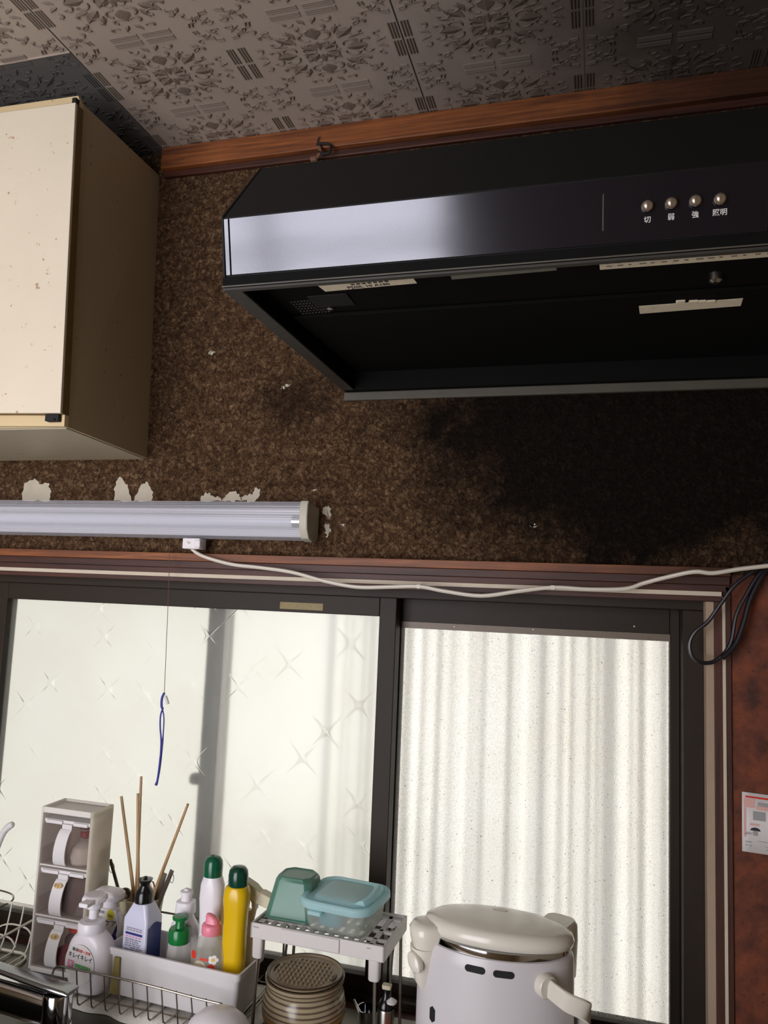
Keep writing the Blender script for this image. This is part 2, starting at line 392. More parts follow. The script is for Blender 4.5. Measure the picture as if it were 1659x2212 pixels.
def lettering(m, s_, size, place, mi=0, align='CENTER'):
    """adds the outlines of a line of type; place(u, v) maps its flat millimetres onto the thing"""
    cu = bpy.data.curves.new('type', 'FONT'); cu.body = s_; cu.size = size; cu.align_x = align; cu.align_y = 'CENTER'; cu.resolution_u = 2; cu.offset = size*.012
    o = bpy.data.objects.new('type', cu); COL.objects.link(o); bpy.context.view_layer.update()
    me = bpy.data.meshes.new_from_object(o.evaluated_get(bpy.context.evaluated_depsgraph_get()))
    m.add([place(p.co.x, p.co.y) for p in me.vertices], [tuple(q.vertices) for q in me.polygons], mi)
    bpy.data.objects.remove(o); bpy.data.curves.remove(cu); bpy.data.meshes.remove(me)
def bar(m, place, u0, u1, v0, v1, mi=0):
    m.sheet([place(u0, v0), place(u1, v0), place(u1, v1), place(u0, v1)], mi)
def disc(m, place, u, v, ru, rv, mi=0, n=20):
    m.sheet([place(u+ru*math.cos(2*PI*k/n), v+rv*math.sin(2*PI*k/n)) for k in range(n)], mi)
# ================================================================== THE ROOM
ZC = 2.457
WX0, WX1, WZ0, WZ1 = -1.36, .178, .742, 1.520      # window opening
m = M(); T = .14
m.box(-3.0, WX0, 0, T, 0, ZC); m.box(WX0, WX1, 0, T, WZ1, ZC); m.box(WX0, WX1, 0, T, 0, WZ0); m.box(WX1, .21, 0, T, 0, ZC); m.box(.21, .42, 0, T, 1.56, ZC)
m.box(.21, .42, 0, T, 0, 1.56, 1)
# places where the fibre plaster has come away
def ragged(pts, seed, mi=2):
    rnd = random.Random(seed); P = [at(x, y, 0) for x, y in pts]; out = []
    for i, a in enumerate(P):
        b = P[(i+1) % len(P)]
        for k in range(5):
            p = a.lerp(b, k/5); j = .0028 if 0 < k else .0012
            out.append(V((p.x+rnd.uniform(-j, j), -.0012, p.z+rnd.uniform(-j, j))))
    m.sheet(out, mi)
ragged([(432, 1083), (436, 1070), (452, 1064), (462, 1072), (474, 1072), (478, 1083)], 1)
ragged([(478, 1083), (490, 1068), (505, 1060), (516, 1066), (520, 1083)], 2)
ragged([(520, 1083), (527, 1070), (545, 1068), (550, 1055), (562, 1056), (561, 1072), (548, 1084)], 3)
ragged([(290, 1082), (300, 1056), (316, 1040), (330, 1060), (328, 1082)], 4)
ragged([(246, 1082), (250, 1040), (262, 1030), (276, 1048), (284, 1082)], 5)
ragged([(48, 1082), (54, 1044), (75, 1034), (90, 1046), (105, 1044), (112, 1062), (108, 1082)], 6)
ragged([(694, 1104), (704, 1094), (713, 1096), (716, 1110), (712, 1124), (706, 1116)], 7)
ragged([(704, 1132), (714, 1130), (716, 1148), (708, 1164), (702, 1150)], 8)
for i, (x, y, r) in enumerate([(458, 762, 6), (622, 833, 5), (1152, 1137, 5), (680, 1058, 3), (742, 1136, 4), (612, 838, 4)]):
    ragged([(x-r*1.3, y), (x, y-r*.8), (x+r*1.3, y-2), (x+r*.4, y+r*.8)], 20+i)
struct(m.build('wall_back', ['wall', 'redwall', 'plaster'], smooth=0))
struct(M().box(-3.12, -3.0, -2.5, .14, 0, ZC).build('wall_left', 'roomwall', smooth=0))
struct(M().box(.42, .54, -2.5, .14, 0, ZC).build('wall_right', 'roomwall', smooth=0))
WY = -2.4; AX0, AX1, AZ0, AZ1 = -1.92, -.46, .28, 2.22
m = M(); m.box(-3.0, AX0, WY-.1, WY+.02, 0, ZC); m.box(AX1, .42, WY-.1, WY+.02, 0, ZC); m.box(AX0, AX1, WY-.1, WY+.02, 0, AZ0); m.box(AX0, AX1, WY-.1, WY+.02, AZ1, ZC)
m.box(-.43, .42, WY+.02, -1.80, 0, ZC)  # added stub behind the camera, blocks window light from the right side
struct(m.build('wall_front_and_blocker', 'roomwall', smooth=0))
struct(M().box(-3.1, .54, WY-.1, .14, -.1, 0).build('floor', 'floor', smooth=0))
# window in the wall behind the photographer
w2 = bpy.data.objects.new('window_2', None); COL.objects.link(w2); w2['kind'] = 'structure'; WORLD['window_2'] = V((-1.325, WY, AZ0)); w2.location = WORLD['window_2']
m = M(); m.box(AX0, AX0+.02, WY-.06, WY+.03, AZ0, AZ1); m.box(AX1-.02, AX1, WY-.06, WY+.03, AZ0, AZ1); m.box(AX0+.02, AX1-.02, WY-.06, WY+.03, AZ0, AZ0+.02); m.box(AX0+.02, AX1-.02, WY-.06, WY+.03, AZ1-.02, AZ1)
m.box(AX0+.02, AX1-.02, WY+.035, WY+.10, 1.905, 1.945); m.box(-1.21, -1.17, WY+.035, WY+.10, AZ0+.02, AZ1-.02)  # rail and stile added to put darker bands in the hood panel reflection
m.build('window_frame', 'alu', w2)
M().box(AX0+.02, AX1-.02, WY, WY+.004, AZ0+.02, AZ1-.02).build('window_pane', 'frost', w2)
# ---- ceiling with embossed panels
m = M(); m.box(-3.1, .54, -2.5, .14, ZC, ZC+.05, 0)
PX, PY, OX, OY = .2985, .199, -.931, -.127
def cell_strokes():
    S = []
    def spiral(cx, cy, r0, r1, a0, a1, w0, w1, n=9):
        S.append([(cx+(r0+(r1-r0)*k/n)*math.cos(math.radians(a0+(a1-a0)*k/n)), cy+(r0+(r1-r0)*k/n)*math.sin(math.radians(a0+(a1-a0)*k/n)), w0+(w1-w0)*k/n) for k in range(n+1)])
    def drop(x0, y0, x1, y1, w):
        prof = [.15, .6, .95, 1, .85, .55, .12]
        S.append([(x0+(x1-x0)*k/6, y0+(y1-y0)*k/6, w*prof[k]) for k in range(7)])
    # heart of the motif
    drop(.025, .025, .105, .10, .030); drop(.03, .0, .12, .0, .018); drop(.0, .03, .0, .12, .018)
    spiral(.075, .045, .035, .012, -60, 160, .004, .011); spiral(.045, .085, .035, .012, 150, -70, .004, .011)
    # tulips on the axes
    drop(.16, .0, .285, .0, .036); drop(.0, .16, .0, .285, .036)
    spiral(.20, .055, .055, .03, 200, 20, .005, .012); spiral(.055, .20, .055, .03, 250, 430, .005, .012)
    spiral(.29, .06, .045, .014, 250, 20, .004, .012); spiral(.06, .29, .045, .014, 200, 430, .004, .012)
    # leaves on the diagonal
    drop(.13, .13, .235, .235, .028); drop(.12, .19, .15, .285, .016); drop(.19, .12, .285, .15, .016)
    spiral(.175, .25, .05, .018, 300, 90, .004, .011); spiral(.25, .175, .05, .018, 150, 360, .004, .011)
    spiral(.30, .26, .05, .016, 200, -20, .004, .012); spiral(.26, .30, .05, .016, 250, 470, .004, .012)
    drop(.34, .02, .40, .055, .013); drop(.02, .34, .055, .40, .013)
    spiral(.37, .12, .035, .012, 260, 60, .004, .012); spiral(.12, .37, .035, .012, 190, 390, .004, .012)
    # corner cartouche: stepped double lines
    for off in (.0, .022, .044):
        pts = [(.30+off, .475), (.31+off, .43), (.345+off*.8, .42), (.355+off*.8, .385), (.385+off*.6, .385+off*.6), (.385, .355+off*.8), (.42, .345+off*.8), (.43, .31+off), (.475, .30+off)]
        if off: S.append([(p[0], p[1], .0065) for p in pts])
    spiral(.345, .345, .04, .014, 30, 260, .004, .010); spiral(.45, .45, .028, .012, 0, 330, .004, .009)
    drop(.40, .46, .46, .40, .010)
    # ruled bands on the edges
    for q in (.445, .463, .481):
        S.append([(.015, q, .0055), (.20, q, .0055)]); S.append([(q, .015, .0055), (q, .20, .0055)])
    return S
ST = cell_strokes()
HR = .0022
for i in range(-6, 5):
    for j in range(-4, 1):
        x0 = OX+PX*(i+.5); y0 = OY+PY*(j+.5)
        if x0 < -2.3 or x0 > .5: continue
        for sxn in (1, -1):
            for syn in (1, -1):
                for st in ST:
                    L = []; n = len(st)
                    for k, (u, v, w) in enumerate(st):
                        a = st[max(k-1, 0)]; b = st[min(k+1, n-1)]
                        tx, ty = b[0]-a[0], b[1]-a[1]; ll = math.hypot(tx, ty) or 1; nx, ny = -ty/ll, tx/ll
                        for s_, h in ((-1, 0), (0, HR), (1, 0)):
                            X = x0+sxn*(u+nx*w*1.45*s_)*PX; Y = y0+syn*(v+ny*w*1.45*s_)*PY
                            L.append((X, min(Y, -.001), ZC-h+.0001))
                    if L[0][1] > -.005: continue
                    fs = []
                    for k in range(n-1):
                        fs += [(3*k, 3*k+1, 3*k+4, 3*k+3), (3*k+1, 3*k+2, 3*k+5, 3*k+4)]
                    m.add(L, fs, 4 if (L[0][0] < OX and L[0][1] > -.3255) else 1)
# open joints between the boards
for xj in (OX, -.334): m.box(xj-.0012, xj+.0012, -2.37, -.001, ZC-.0004, ZC+.001, 2)
m.box(-.034-.0006, -.034+.0006, -2.37, -.001, ZC-.0004, ZC+.001, 1)
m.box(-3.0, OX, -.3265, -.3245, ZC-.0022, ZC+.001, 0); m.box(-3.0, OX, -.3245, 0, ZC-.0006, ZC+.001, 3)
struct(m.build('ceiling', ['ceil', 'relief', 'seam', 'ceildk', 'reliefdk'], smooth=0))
# ---- wooden ceiling moulding
m = M(); m.box(-.93, .42, -.022, 0, 2.408, 2.4565); m.box(-.93, .42, -.010, 0, 2.394, 2.408, 1)
struct(m.build('trim_1', ['trim', 'trimdk'], bevel=.002))
# ---- window head casing
m = M()
m.box(-3.0, .21, -.020, 0, 1.556, 1.571, 0); m.box(-3.0, .21, -.010, 0, 1.542, 1.556, 1); m.box(-3.0, .21, -.004, .01, 1.531, 1.542, 1)
m.box(-3.0, .198, -.005, .02, 1.523, 1.531, 2); m.box(-3.0, .198, -.004, .03, 1.514, 1.523, 1)
struct(m.build('trim_2', ['trim', 'trimdk', 'strip'], bevel=.0008))
# ---- right jamb casing
m = M()
m.box(.1735, .186, -.0015, .05, .76, 1.5138, 0); m.box(.186, .1985, -.002, .05, .76, 1.5138, 1); m.box(.1985, .2035, -.006, .05, .76, 1.5225, 2); m.box(.2035, .212, -.004, 0, .76, 1.54, 1)
struct(m.build('trim_3', ['beige', 'trimdkv', 'strip'], bevel=.0008))
# ---- sill board
m = M(); m.box(WX0, .3, -.0, .035, .742, .758)
struct(m.build('trim_4', 'trimdk', bevel=.001))
# ---- sliding window
w1 = bpy.data.objects.new('window_1', None); COL.objects.link(w1); w1['kind'] = 'structure'; w1.location = (-.6, .06, .742); WORLD['window_1'] = V((-.6, .06, .742))
m = M(); m.box(WX0, WX1, .0305, .13, 1.498, 1.5195); m.box(WX0, WX1, .036, .13, .7425, .762); m.box(.140, .1735, .030, .13, .762, 1.498); m.box(WX0, -1.345, .03, .13, .762, 1.498)
m.box(WX0, WX1, .036, .040, .762, .772)
m.build('window_frame', 'alu', w1, bevel=.0015)
def sash(name, x0, x1, z0, z1, y0, y1, l, r, tp, bt):
    m = M(); m.box(x0, x0+l, y0, y1, z0, z1); m.box(x1-r, x1, y0, y1, z0, z1); m.box(x0+l, x1-r, y0, y1, z1-tp, z1); m.box(x0+l, x1-r, y0, y1, z0, z0+bt)
    return m.build(name, 'alu', w1, bevel=.0015)
Lx0, Lx1 = xx(10, 1500, .06), xx(818, 1500, .06)
s1 = sash('sash', -1.345, Lx1+.034, .7615, 1.4985, .042, .076, Lx0+1.345, .034, 1.4985-1.4615, .041)
M().box(Lx0-.002, Lx1+.002, .057, .061, .801, 1.4625).build('frosted_pane', 'frost', w1, smooth=0)
Rx0, Rx1 = xx(858, 1700, .095), xx(1446, 1700, .095)
s2 = sash('sash', Rx0-.03, .140, .7615, 1.4985, .082, .114, .03, .140-Rx1, 1.4985-1.452, .019)
m = M(); m.box(Rx0, Rx1, .080, .098, 1.4405, 1.453); m.build('glazing_bead', 'alulit', w1)
M().box(Rx0-.002, Rx1+.002, .095, .099, .779, 1.4405).build('clear_pane', 'pebble', w1, smooth=0)
a, b = at(605, 1299, .041), at(697, 1320, .041)
o = M().box(a.x, b.x, .0412, .042, zz(650, 1317, .041), zz(650, 1302, .041)).build('sticker', 'goldsticker', w1); o['label'] = 'gold sticker with faint lettering'
m = M()
for x, y in [(982, 1354), (1152, 1360), (1370, 1353)]: p = at(x, y, .079); m.lathe(p, [(.0016, 0), (.0016, .001)], 8, ax=(0, -1, 0))
m.build('screw', 'strip', w1)
# ---- beyond the glass: corrugated screen and a post
m = M(); Yf = .36; x0, x1 = -.62, 1.3; rnd = random.Random(21)
ringa = []; ringb = []; x = x0; y = Yf; sgn = 1
while x < x1:
    ringa.append((x, y, -.2)); ringb.append((x, y, 2.7))
    k = rnd.random()
    if k < .72: w = rnd.uniform(.006, .015); dy = sgn*w*rnd.uniform(.4, 1.3); sgn = -sgn
    else: w = rnd.uniform(.008, .024); dy = rnd.uniform(-.15, .15)*w
    if abs(y+dy-Yf) > .016: dy = -dy
    x += w; y += dy
m.loft([ringa, ringb], False, False, closed=False)
m.sheet([(-3.2, Yf, -.2), (x0, Yf, -.2), (x0, Yf, 2.7), (-3.2, Yf, 2.7)])
tag(m.build('corrugated_screen', 'corr', smooth=12), 'translucent corrugated plastic screen standing outside the sliding window', 'fence')
pt = thing('post', (xx(452, 1700, .12), .12, 0), 'dark upright post seen blurred through the frosted left pane', 'post')
c1, c2 = xx(430, 1700, .14), xx(463, 1700, .14)
M().box(c1, c2, .136, .17, 0, 2.5).build('shaft', 'post', pt)
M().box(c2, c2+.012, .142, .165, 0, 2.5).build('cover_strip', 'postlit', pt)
z = zz(420, 1682, .15); M().box(c1-.028, c1, .140, .165, z-.012, z+.012).build('bracket', 'post', pt, bevel=.008)

# ================================================================== FIXED TO THE WALLS
# ---- wall cabinet
Yc = -.275
frt, frb = at(181, 226, Yc), at(148, 923, Yc); bkt, bkb = at(345, 380, -.001), at(318, 990, -.001)
cab = thing('wall_cabinet', (frb.x-.35, Yc, frb.z), 'old cream laminate wall cabinet hung under the ceiling, left of the range hood', 'cabinet')
def left(p, dz=0): return V((p.x-.80, p.y, p.z+dz))
m = M(); m.hull([left(frb, .004), frb, bkb, left(bkb), left(frt), frt, bkt, left(bkt)])
m.build('carcass', 'cabside', cab)
m = M(); e = .006
m.hull([(frb.x-e, Yc-.012, frb.z-.001), (frb.x+.0005, Yc-.012, frb.z-.001), (frb.x+.0005, Yc-.0005, frb.z-.001), (frb.x-e, Yc-.0005, frb.z-.001), (frt.x-e, Yc-.012, frt.z), (frt.x+.0005, Yc-.012, frt.z), (frt.x+.0005, Yc-.0005, frt.z), (frt.x-e, Yc-.0005, frt.z)])
m.build('edge_strip', 'cabedge', cab, bevel=.0006)
m = M(); a0, a1 = at(0, 896, Yc-.006), at(138, 898, Yc-.006); b0, b1 = at(0, 921, Yc-.006), at(141, 921, Yc-.006)
def ext(p, q, d=.5): u = (p-q).normalized(); return p+u*d
def slab(m, tl, tr, br, bl, y0, y1, mi=0):
    q = [bl, br, br, bl, tl, tr, tr, tl]; ys = [y0, y0, y1, y1]*2
    m.hull([(p.x, y, p.z) for p, y in zip(q, ys)], mi)
slab(m, ext(a0, a1), a1, b1, ext(b0, b1), Yc-.008, Yc-.0005); m.build('bottom_rail', 'cabedge', cab, bevel=.001)
m = M(); slab(m, *[V((p.x, 0, p.z-.0008)) for p in (left(frb, .004), frb, frb, left(frb, .004))], 0, 0) if False else None
m.hull([left(frb, .003)+V((0, .002, -.002)), frb+V((-.006, .002, -.002)), bkb+V((-.006, 0, -.002)), left(bkb, -.002), left(frb, .003)+V((0, .002, -.0004)), frb+V((-.006, .002, -.0004)), bkb+V((-.006, 0, -.0004)), left(bkb, -.0004)])
m.build('underside_panel', 'cabunder', cab)
Yd = Yc-.026
t0, t1, d0, d1 = at(0, 243, Yd), at(163, 221, Yd), at(0, 892, Yd), at(130, 892, Yd)
m = M(); slab(m, ext(t0, t1), t1, d1, ext(d0, d1), Yd, Yd+.006, 0); slab(m, ext(t0, t1), t1, d1, ext(d0, d1), Yd+.006, Yd+.023, 1)
m.build('door', ['door', 'cabbrown'], cab, bevel=.0008)
m = M(); t0, t1 = at(0, 234, Yc-.006), at(172, 209, Yc-.006); t2, t3 = at(0, 246, Yc-.006), at(176, 222, Yc-.006)
slab(m, ext(t0, t1), t1, t3, ext(t2, t3), Yc-.010, Yc-.0005); m.build('top_rail', 'cabedge', cab, bevel=.001)
m = M(); p = at(118, 904, Yc-.012); m.box(p.x-.014, p.x+.014, Yc-.02, Yc-.008, p.z-.006, p.z+.006); p2 = at(116, 906, Yc-.021); m.lathe(p2, [(.003, 0), (.0022, .002)], 10, ax=(0, -1, 0))
m.build('door_catch', 'blackmatt', cab, bevel=.001)
m = M(); p = at(168, 222, Yc-.012); m.box(p.x-.005, p.x+.004, Yc-.022, Yc-.009, p.z-.012, p.z+.004); m.build('hinge', 'blackmatt', cab, bevel=.001)

# ---- range hood
HX0, HX1 = -.487, .305
hood = thing('range_hood', (-.15, -.25, 1.90), 'black shallow range hood with four round buttons jutting from the wall', 'range hood')
m = M()
prof = [(-.514, 1.902), (-.5335, 1.990), (-.432, 2.118), (-.001, 2.118), (-.001, 2.108), (-.428, 2.108), (-.523, 1.988), (-.505, 1.902)]
m.prism(prof, lambda u, w, d: V((d, u, w)), HX0+.004, HX1-.004)
side = [(-.516, 1.901), (-.5345, 1.991), (-.432, 2.119), (-.001, 2.119), (-.001, 1.901)]
m.prism(side, lambda u, w, d: V((d, u, w)), HX0, HX0+.004); m.prism(side, lambda u, w, d: V((d, u, w)), HX1-.004, HX1)
m.build('casing', 'hood', hood, bevel=.0015)
m = M(); m.box(HX0, HX1, -.516, -.507, 1.897, 1.9005); m.box(HX0, HX0+.024, -.507, -.012, 1.897, 1.9005); m.box(HX1-.024, HX1, -.507, -.012, 1.897, 1.9005)
m.build('bottom_rim', 'hoodrim', hood, bevel=.0008)
m = M(); m.box(HX0+.004, HX1-.004, -.505, -.345, 1.926, 1.930); m.build('underside_plate', 'filter', hood)
m = M(); m.hull([(HX0+.03, -.345, 1.920), (HX1-.03, -.345, 1.920), (HX1-.03, -.02, 1.932), (HX0+.03, -.02, 1.932), (HX0+.03, -.345, 1.926), (HX1-.03, -.345, 1.926), (HX1-.03, -.02, 1.938), (HX0+.03, -.02, 1.938)])
m.build('filter_panel', 'filter', hood, bevel=.0015)
m = M(); m.box(HX0, HX1+.05, -.010, -.0005, 1.879, 1.896); m.build('wall_flange', 'hoodgrey', hood, bevel=.002)
m = M(); m.box(HX0+.004, HX1-.004, -.020, -.0012, 1.8965, 1.95); m.build('back_plate', 'filter', hood)
# front plate, leaning out at the top so that it faces a little downwards
fa, fb = V((0, -.5168, 1.912)), V((0, -.5345, 1.9865)); ev = (fb-fa).normalized(); nv = V((0, ev.z, -ev.y))*-1
if nv.y > 0: nv = -nv
def fp(x, v, d=0): p = fa + ev*v + nv*d; return V((x, p.y, p.z))
H = (fb-fa).length
def plate(m, x0, x1, v0, v1, d0, d1, mi=0): m.hull([fp(x0, v0, d1), fp(x1, v0, d1), fp(x1, v0, d0), fp(x0, v0, d0), fp(x0, v1, d1), fp(x1, v1, d1), fp(x1, v1, d0), fp(x0, v1, d0)], mi)
m = M(); plate(m, HX0+.014, .174, .004, H, .0, .003); plate(m, .1755, HX1-.004, .004, H, .0, .003); plate(m, HX0+.006, HX0+.0125, .004, H, .0, .003); m.build('front_panel', 'panel', hood, bevel=.0005)
m = M(); plate(m, HX0+.001, HX1-.001, -.010, .002, .0, .0042); m.build('panel_lip', 'filter', hood, bevel=.001)
m = M(); plate(m, HX0+.0, HX1, -.0113, -.0096, .004, .0052); m.build('bright_edge', 'hoodgrey', hood)
def onpanel(px, py):
    d = ray(px, py); o = fa-CAM; k = o.dot(nv)/d.dot(nv); p = CAM+d*k; return p.x, (p-fa).dot(ev)
m = M(); x, v = onpanel(1303, 421); x2, v2 = onpanel(1303, 500); plate(m, x-.0006, x+.0006, v2, v, .003, .0036); m.build('divider_line', 'steel', hood)
for px, py, s_, lx, ly in ((1398, 448, '切', 1398, 477), (1449, 442, '弱', 1449, 471), (1501, 437, '強', 1501, 466), (1554, 433, '照明', 1554, 461)):
    x, v = onpanel(px, py); m = M()
    m.lathe(fp(x, v, .003), [(.0035, 0), (.0035, .002), (.0064, .0025), (.0066, .004), (.0058, .0065), (.0040, .0082), (.0015, .0090), (.0, .0091)], 24, ax=nv)
    m.build('push_button', 'pearl', hood)
    m = M(); x, v = onpanel(lx, ly); lettering(m, s_, .0078, lambda u, w: fp(x+u, v+w, .0034)); m.build('lettering', 'paper', hood, smooth=0)
# stickers and small things on the underside
def under(px, py, z=1.9255): return atz(px, py, z)
def stick(quad, z, mname, name, label=None):
    q = [under(x, y, z) for x, y in quad]; m = M(); m.hull(q + [p+V((0, 0, .0004)) for p in q]); o = m.build(name, mname, hood, smooth=0)
    if label: o['label'] = label
    return o, q
o, q = stick([(686, 617), (890, 598), (901, 612), (703, 630)], 1.9252, 'sticker', 'caution_sticker', 'paper sticker with printed lines, front left of the underside')
def sq(u, v): a = q[0].lerp(q[1], u); b = q[3].lerp(q[2], u); return a.lerp(b, v)+V((0, 0, -.0004))
m = M(); L = (q[1]-q[0]).length; Wd = (q[3]-q[0]).length
lettering(m, 'PJ20L 10 A180', .0105, lambda u, w: sq(.5+u/L, .70-w/Wd)); 
for k in range(7): m.sheet([sq(.34+k*.06, .18), sq(.38+k*.06, .18), sq(.38+k*.06, .36), sq(.34+k*.06, .36)])
m.build('lettering', 'ink', o, smooth=0)
o2, q2 = stick([(698, 607), (882, 593), (887, 597), (700, 612)], 1.9252, 'sticker', 'paper_strip')
o3, q3 = stick([(970, 586), (1198, 570), (1203, 584), (976, 604)], 1.9252, 'stickerdim', 'faded_sticker')
o4, q4 = stick([(1294, 564), (1690, 527), (1690, 553), (1296, 583)], 1.9252, 'sticker', 'long_caution_sticker')
m = M(); rnd = random.Random(3)
for k in range(15):
    a = k*.063+.04
    for r in range(2):
        p = lambda u, v: q4[0].lerp(q4[1], u).lerp(q4[3].lerp(q4[2], u), v)+V((0, 0, -.0004))
        w = rnd.uniform(.015, .045); v = .3+.3*r; m.sheet([p(a, v), p(a+w, v), p(a+w, v+.10), p(a, v+.10)])
m.build('print', 'stickerdim', o4, smooth=0)
q5 = [V((p.x, p.y, p.z)) for p in [under(x, y, 1.9195) for x, y in [(1380, 662), (1605, 645), (1600, 661), (1382, 678)]]]
m = M(); m.hull(q5+[p+V((0, 0, .0006)) for p in q5]); m.build('filter_sticker', 'sticker', hood, smooth=0)
m = M()
for px in (1470, 1498, 1515, 1535): p = under(px, 650, 1.9195); m.box(p.x-.006, p.x+.006, p.y-.003, p.y+.003, p.z-.002, p.z+.0006)
m.build('clip', 'sticker', hood, bevel=.0006)
m = M(); p = under(713, 664, 1.925); m.lathe(p+V((0, 0, -.004)), [(.003, 0), (.005, .001), (.005, .004)], 14); m.build('screw', 'steel', hood)
m = M(); p = under(1545, 592, 1.9255); m.lathe(p+V((0, 0, -.012)), [(.004, 0), (.008, .003), (.009, .012)], 16); m.build('lamp_bulb', 'steel', hood)
m = M()
for k in range(9):
    for j in range(6):
        p = under(630+k*7+j*5, 652+j*5-k*.6, 1.9255); m.box(p.x-.0016, p.x+.0016, p.y-.0014, p.y+.0014, p.z-.0012, p.z)
m.build('vent_grille', 'hoodrim', hood, smooth=0)
m = M(); p = under(664, 640); p2 = under(740, 640); m.box(p.x, p2.x+.01, p.y-.002, p.y+.04, 1.9235, 1.926); m.build('socket_plate', 'blackmatt', hood, bevel=.001)

# ---- fluorescent light
fz0, fz1 = 1.604, 1.668
fx1 = xx(648, 1120, -.06)
fl = thing('fluorescent_light', (-1.3, -.03, fz0), 'white fluorescent strip light with ribbed clear cover fixed above the window', 'light')
def fpq(d, s_=1.0):
    return [(-.0005, fz0), (-.030*s_, fz0-.004), (-.050*s_, fz0+.001), (-.061*s_, fz0+.016), (-.064*s_, fz0+.036), (-.063*s_, fz1-.004), (-.058*s_, fz1+.004), (-.0005, fz1-.002)]
m = M(); m.prism([(-.0005, fz0+.003), (-.024, fz0+.003), (-.024, fz1-.006), (-.0005, fz1-.006)], lambda u, w, d: V((d, u, w)), -2.4, fx1); m.build('base_tray', 'white', fl, bevel=.002)
# ribbed cover: outer outline with fine ridges along its length
out = fpq(0); cov = []
for i in range(1, len(out)-2):
    a, b = V((out[i][0], out[i][1], 0)), V((out[i+1][0], out[i+1][1], 0)); nseg = max(2, int((b-a).length/.0022))
    for k in range(nseg):
        p = a.lerp(b, k/nseg); nn = V((b.y-a.y, -(b.x-a.x), 0)).normalized(); cov.append((p.x + nn.x*(.0006 if k % 2 else 0), p.y + nn.y*(.0006 if k % 2 else 0)))
cov.append(out[-2])
m = M(); m.loft([[V((-2.4, u, w)) for u, w in cov], [V((fx1+.004, u, w)) for u, w in cov]], False, False, closed=False); m.build('ribbed_cover', 'cover', fl, smooth=0)
m = M(); m.lathe((-2.4, -.042, .5*(fz0+fz1)), [(.0125, 0), (.0125, fx1-.02+2.4)], 20, ax=(1, 0, 0)); m.build('tube', 'tube', fl)
m = M(); m.lathe((fx1-.02, -.042, .5*(fz0+fz1)), [(.0130, 0), (.0130, .018), (.004, .0181), (.004, .024)], 20, ax=(1, 0, 0)); m.build('tube_cap', 'chrome', fl)
m = M(); m.prism([(u*1.04, .5*(fz0+fz1)+(w-.5*(fz0+fz1))*1.07) if i not in (0, 7) else (u, w) for i, (u, w) in enumerate(out)], lambda u, w, d: V((d, u, w)), fx1, fx1+.0165)
m.build('end_cap', 'creamop', fl, bevel=.002)
# pull string of the light, with a blue strap knotted to its end
x0 = xx(366, 1180, -.035)
ps = thing('pull_string', (x0, -.035, fz0-.002), 'thin brown pull string with blue strap loop hanging from the strip light', 'string')
pe = at(355, 1497, -.035)
m = M(); m.tube([(x0, -.035, fz0-.003), V((x0, -.035, fz0)).lerp(pe, .35)+V((.001, 0, 0)), pe], .0006, 6); m.build('string', 'string', ps)
def pp(pts, Y): return smoothpath([at(x, y, Y) for x, y in pts], 5)
m = M(); m.tube(pp([(355, 1497), (350, 1508), (349, 1525), (352, 1532)], -.035), .0024, 8); 
m.tube(pp([(352, 1530), (347, 1545), (346, 1570), (348, 1600), (346, 1640), (341, 1680), (337, 1696)], -.036), [.0016]*20+[.002]*8+[.0028]*3, 8)
m.tube(pp([(351, 1532), (354, 1550), (353, 1580), (349, 1625), (345, 1660), (339, 1694)], -.034), [.0013]*12+[.0018]*14, 8)
m.build('strap', 'bluecord', ps)
m = M(); a, b = at(357, 1503, -.034), at(363, 1521, -.034); m.tube([a, b], .0032, 10); m.build('bead', 'offwhite', ps, bevel=.001)
# white lead with plug
p = at(420, 1173, -.032)
cd_ = thing('power_cord', (p.x, -.032, p.z), 'white power cord sagging from its plug under the strip light across to the right', 'cord')
m = M(); m.box(p.x-.019, p.x+.019, -.046, -.018, zz(420, 1186, -.04), fz0-.004); m.box(p.x+.008, p.x+.021, -.048, -.030, zz(420, 1183, -.04), fz0-.008); m.build('plug', 'white', cd_, bevel=.002)
pts = [(408, 1170), (415, 1186), (440, 1202), (500, 1219), (560, 1226), (630, 1236), (700, 1255), (770, 1268), (840, 1268), (905, 1267), (960, 1277), (1040, 1287), (1120, 1277), (1195, 1269), (1270, 1273), (1350, 1272), (1390, 1260), (1440, 1247), (1500, 1235), (1540, 1238), (1600, 1229), (1680, 1220)]
Q = [at(x, y, -.046 if i < 1 else (-.030 if i < 17 else -.038 if i < 18 else -.048)) for i, (x, y) in enumerate(pts)]
m = M(); m.tube(smoothpath(Q, 5), .0034, 8, flat=1.25); m.build('lead', 'cord', cd_)
for px, py in ((1195, 1269), (905, 1267)):
    q = at(px, py, -.03); m = M(); m.box(q.x-.004, q.x+.004, -.034, -.0055, q.z-.0038, q.z+.0038); m.build('cable_clip', 'cord', cd_, bevel=.001)
# black cable loops at the right end of the head casing
m = M()
L1 = [(1680, 1205), (1640, 1240), (1612, 1285), (1590, 1330), (1578, 1390), (1550, 1425), (1520, 1432), (1496, 1418), (1490, 1390), (1502, 1365), (1530, 1342), (1560, 1300), (1590, 1262), (1640, 1225), (1690, 1190)]
m.tube(smoothpath([at(x, y, -.022-.001*i) for i, (x, y) in enumerate(L1)], 6), .0034, 8)
L2 = [(1690, 1200), (1655, 1230), (1622, 1290), (1606, 1345), (1588, 1392), (1560, 1422)]
m.tube(smoothpath([at(x, y, -.014-.0035*i) for i, (x, y) in enumerate(L2)], 6), .0045, 8)
tag(m.build('black_cable', 'cable'), 'looped black cable hanging over the upper right corner of the window casing', 'cable')
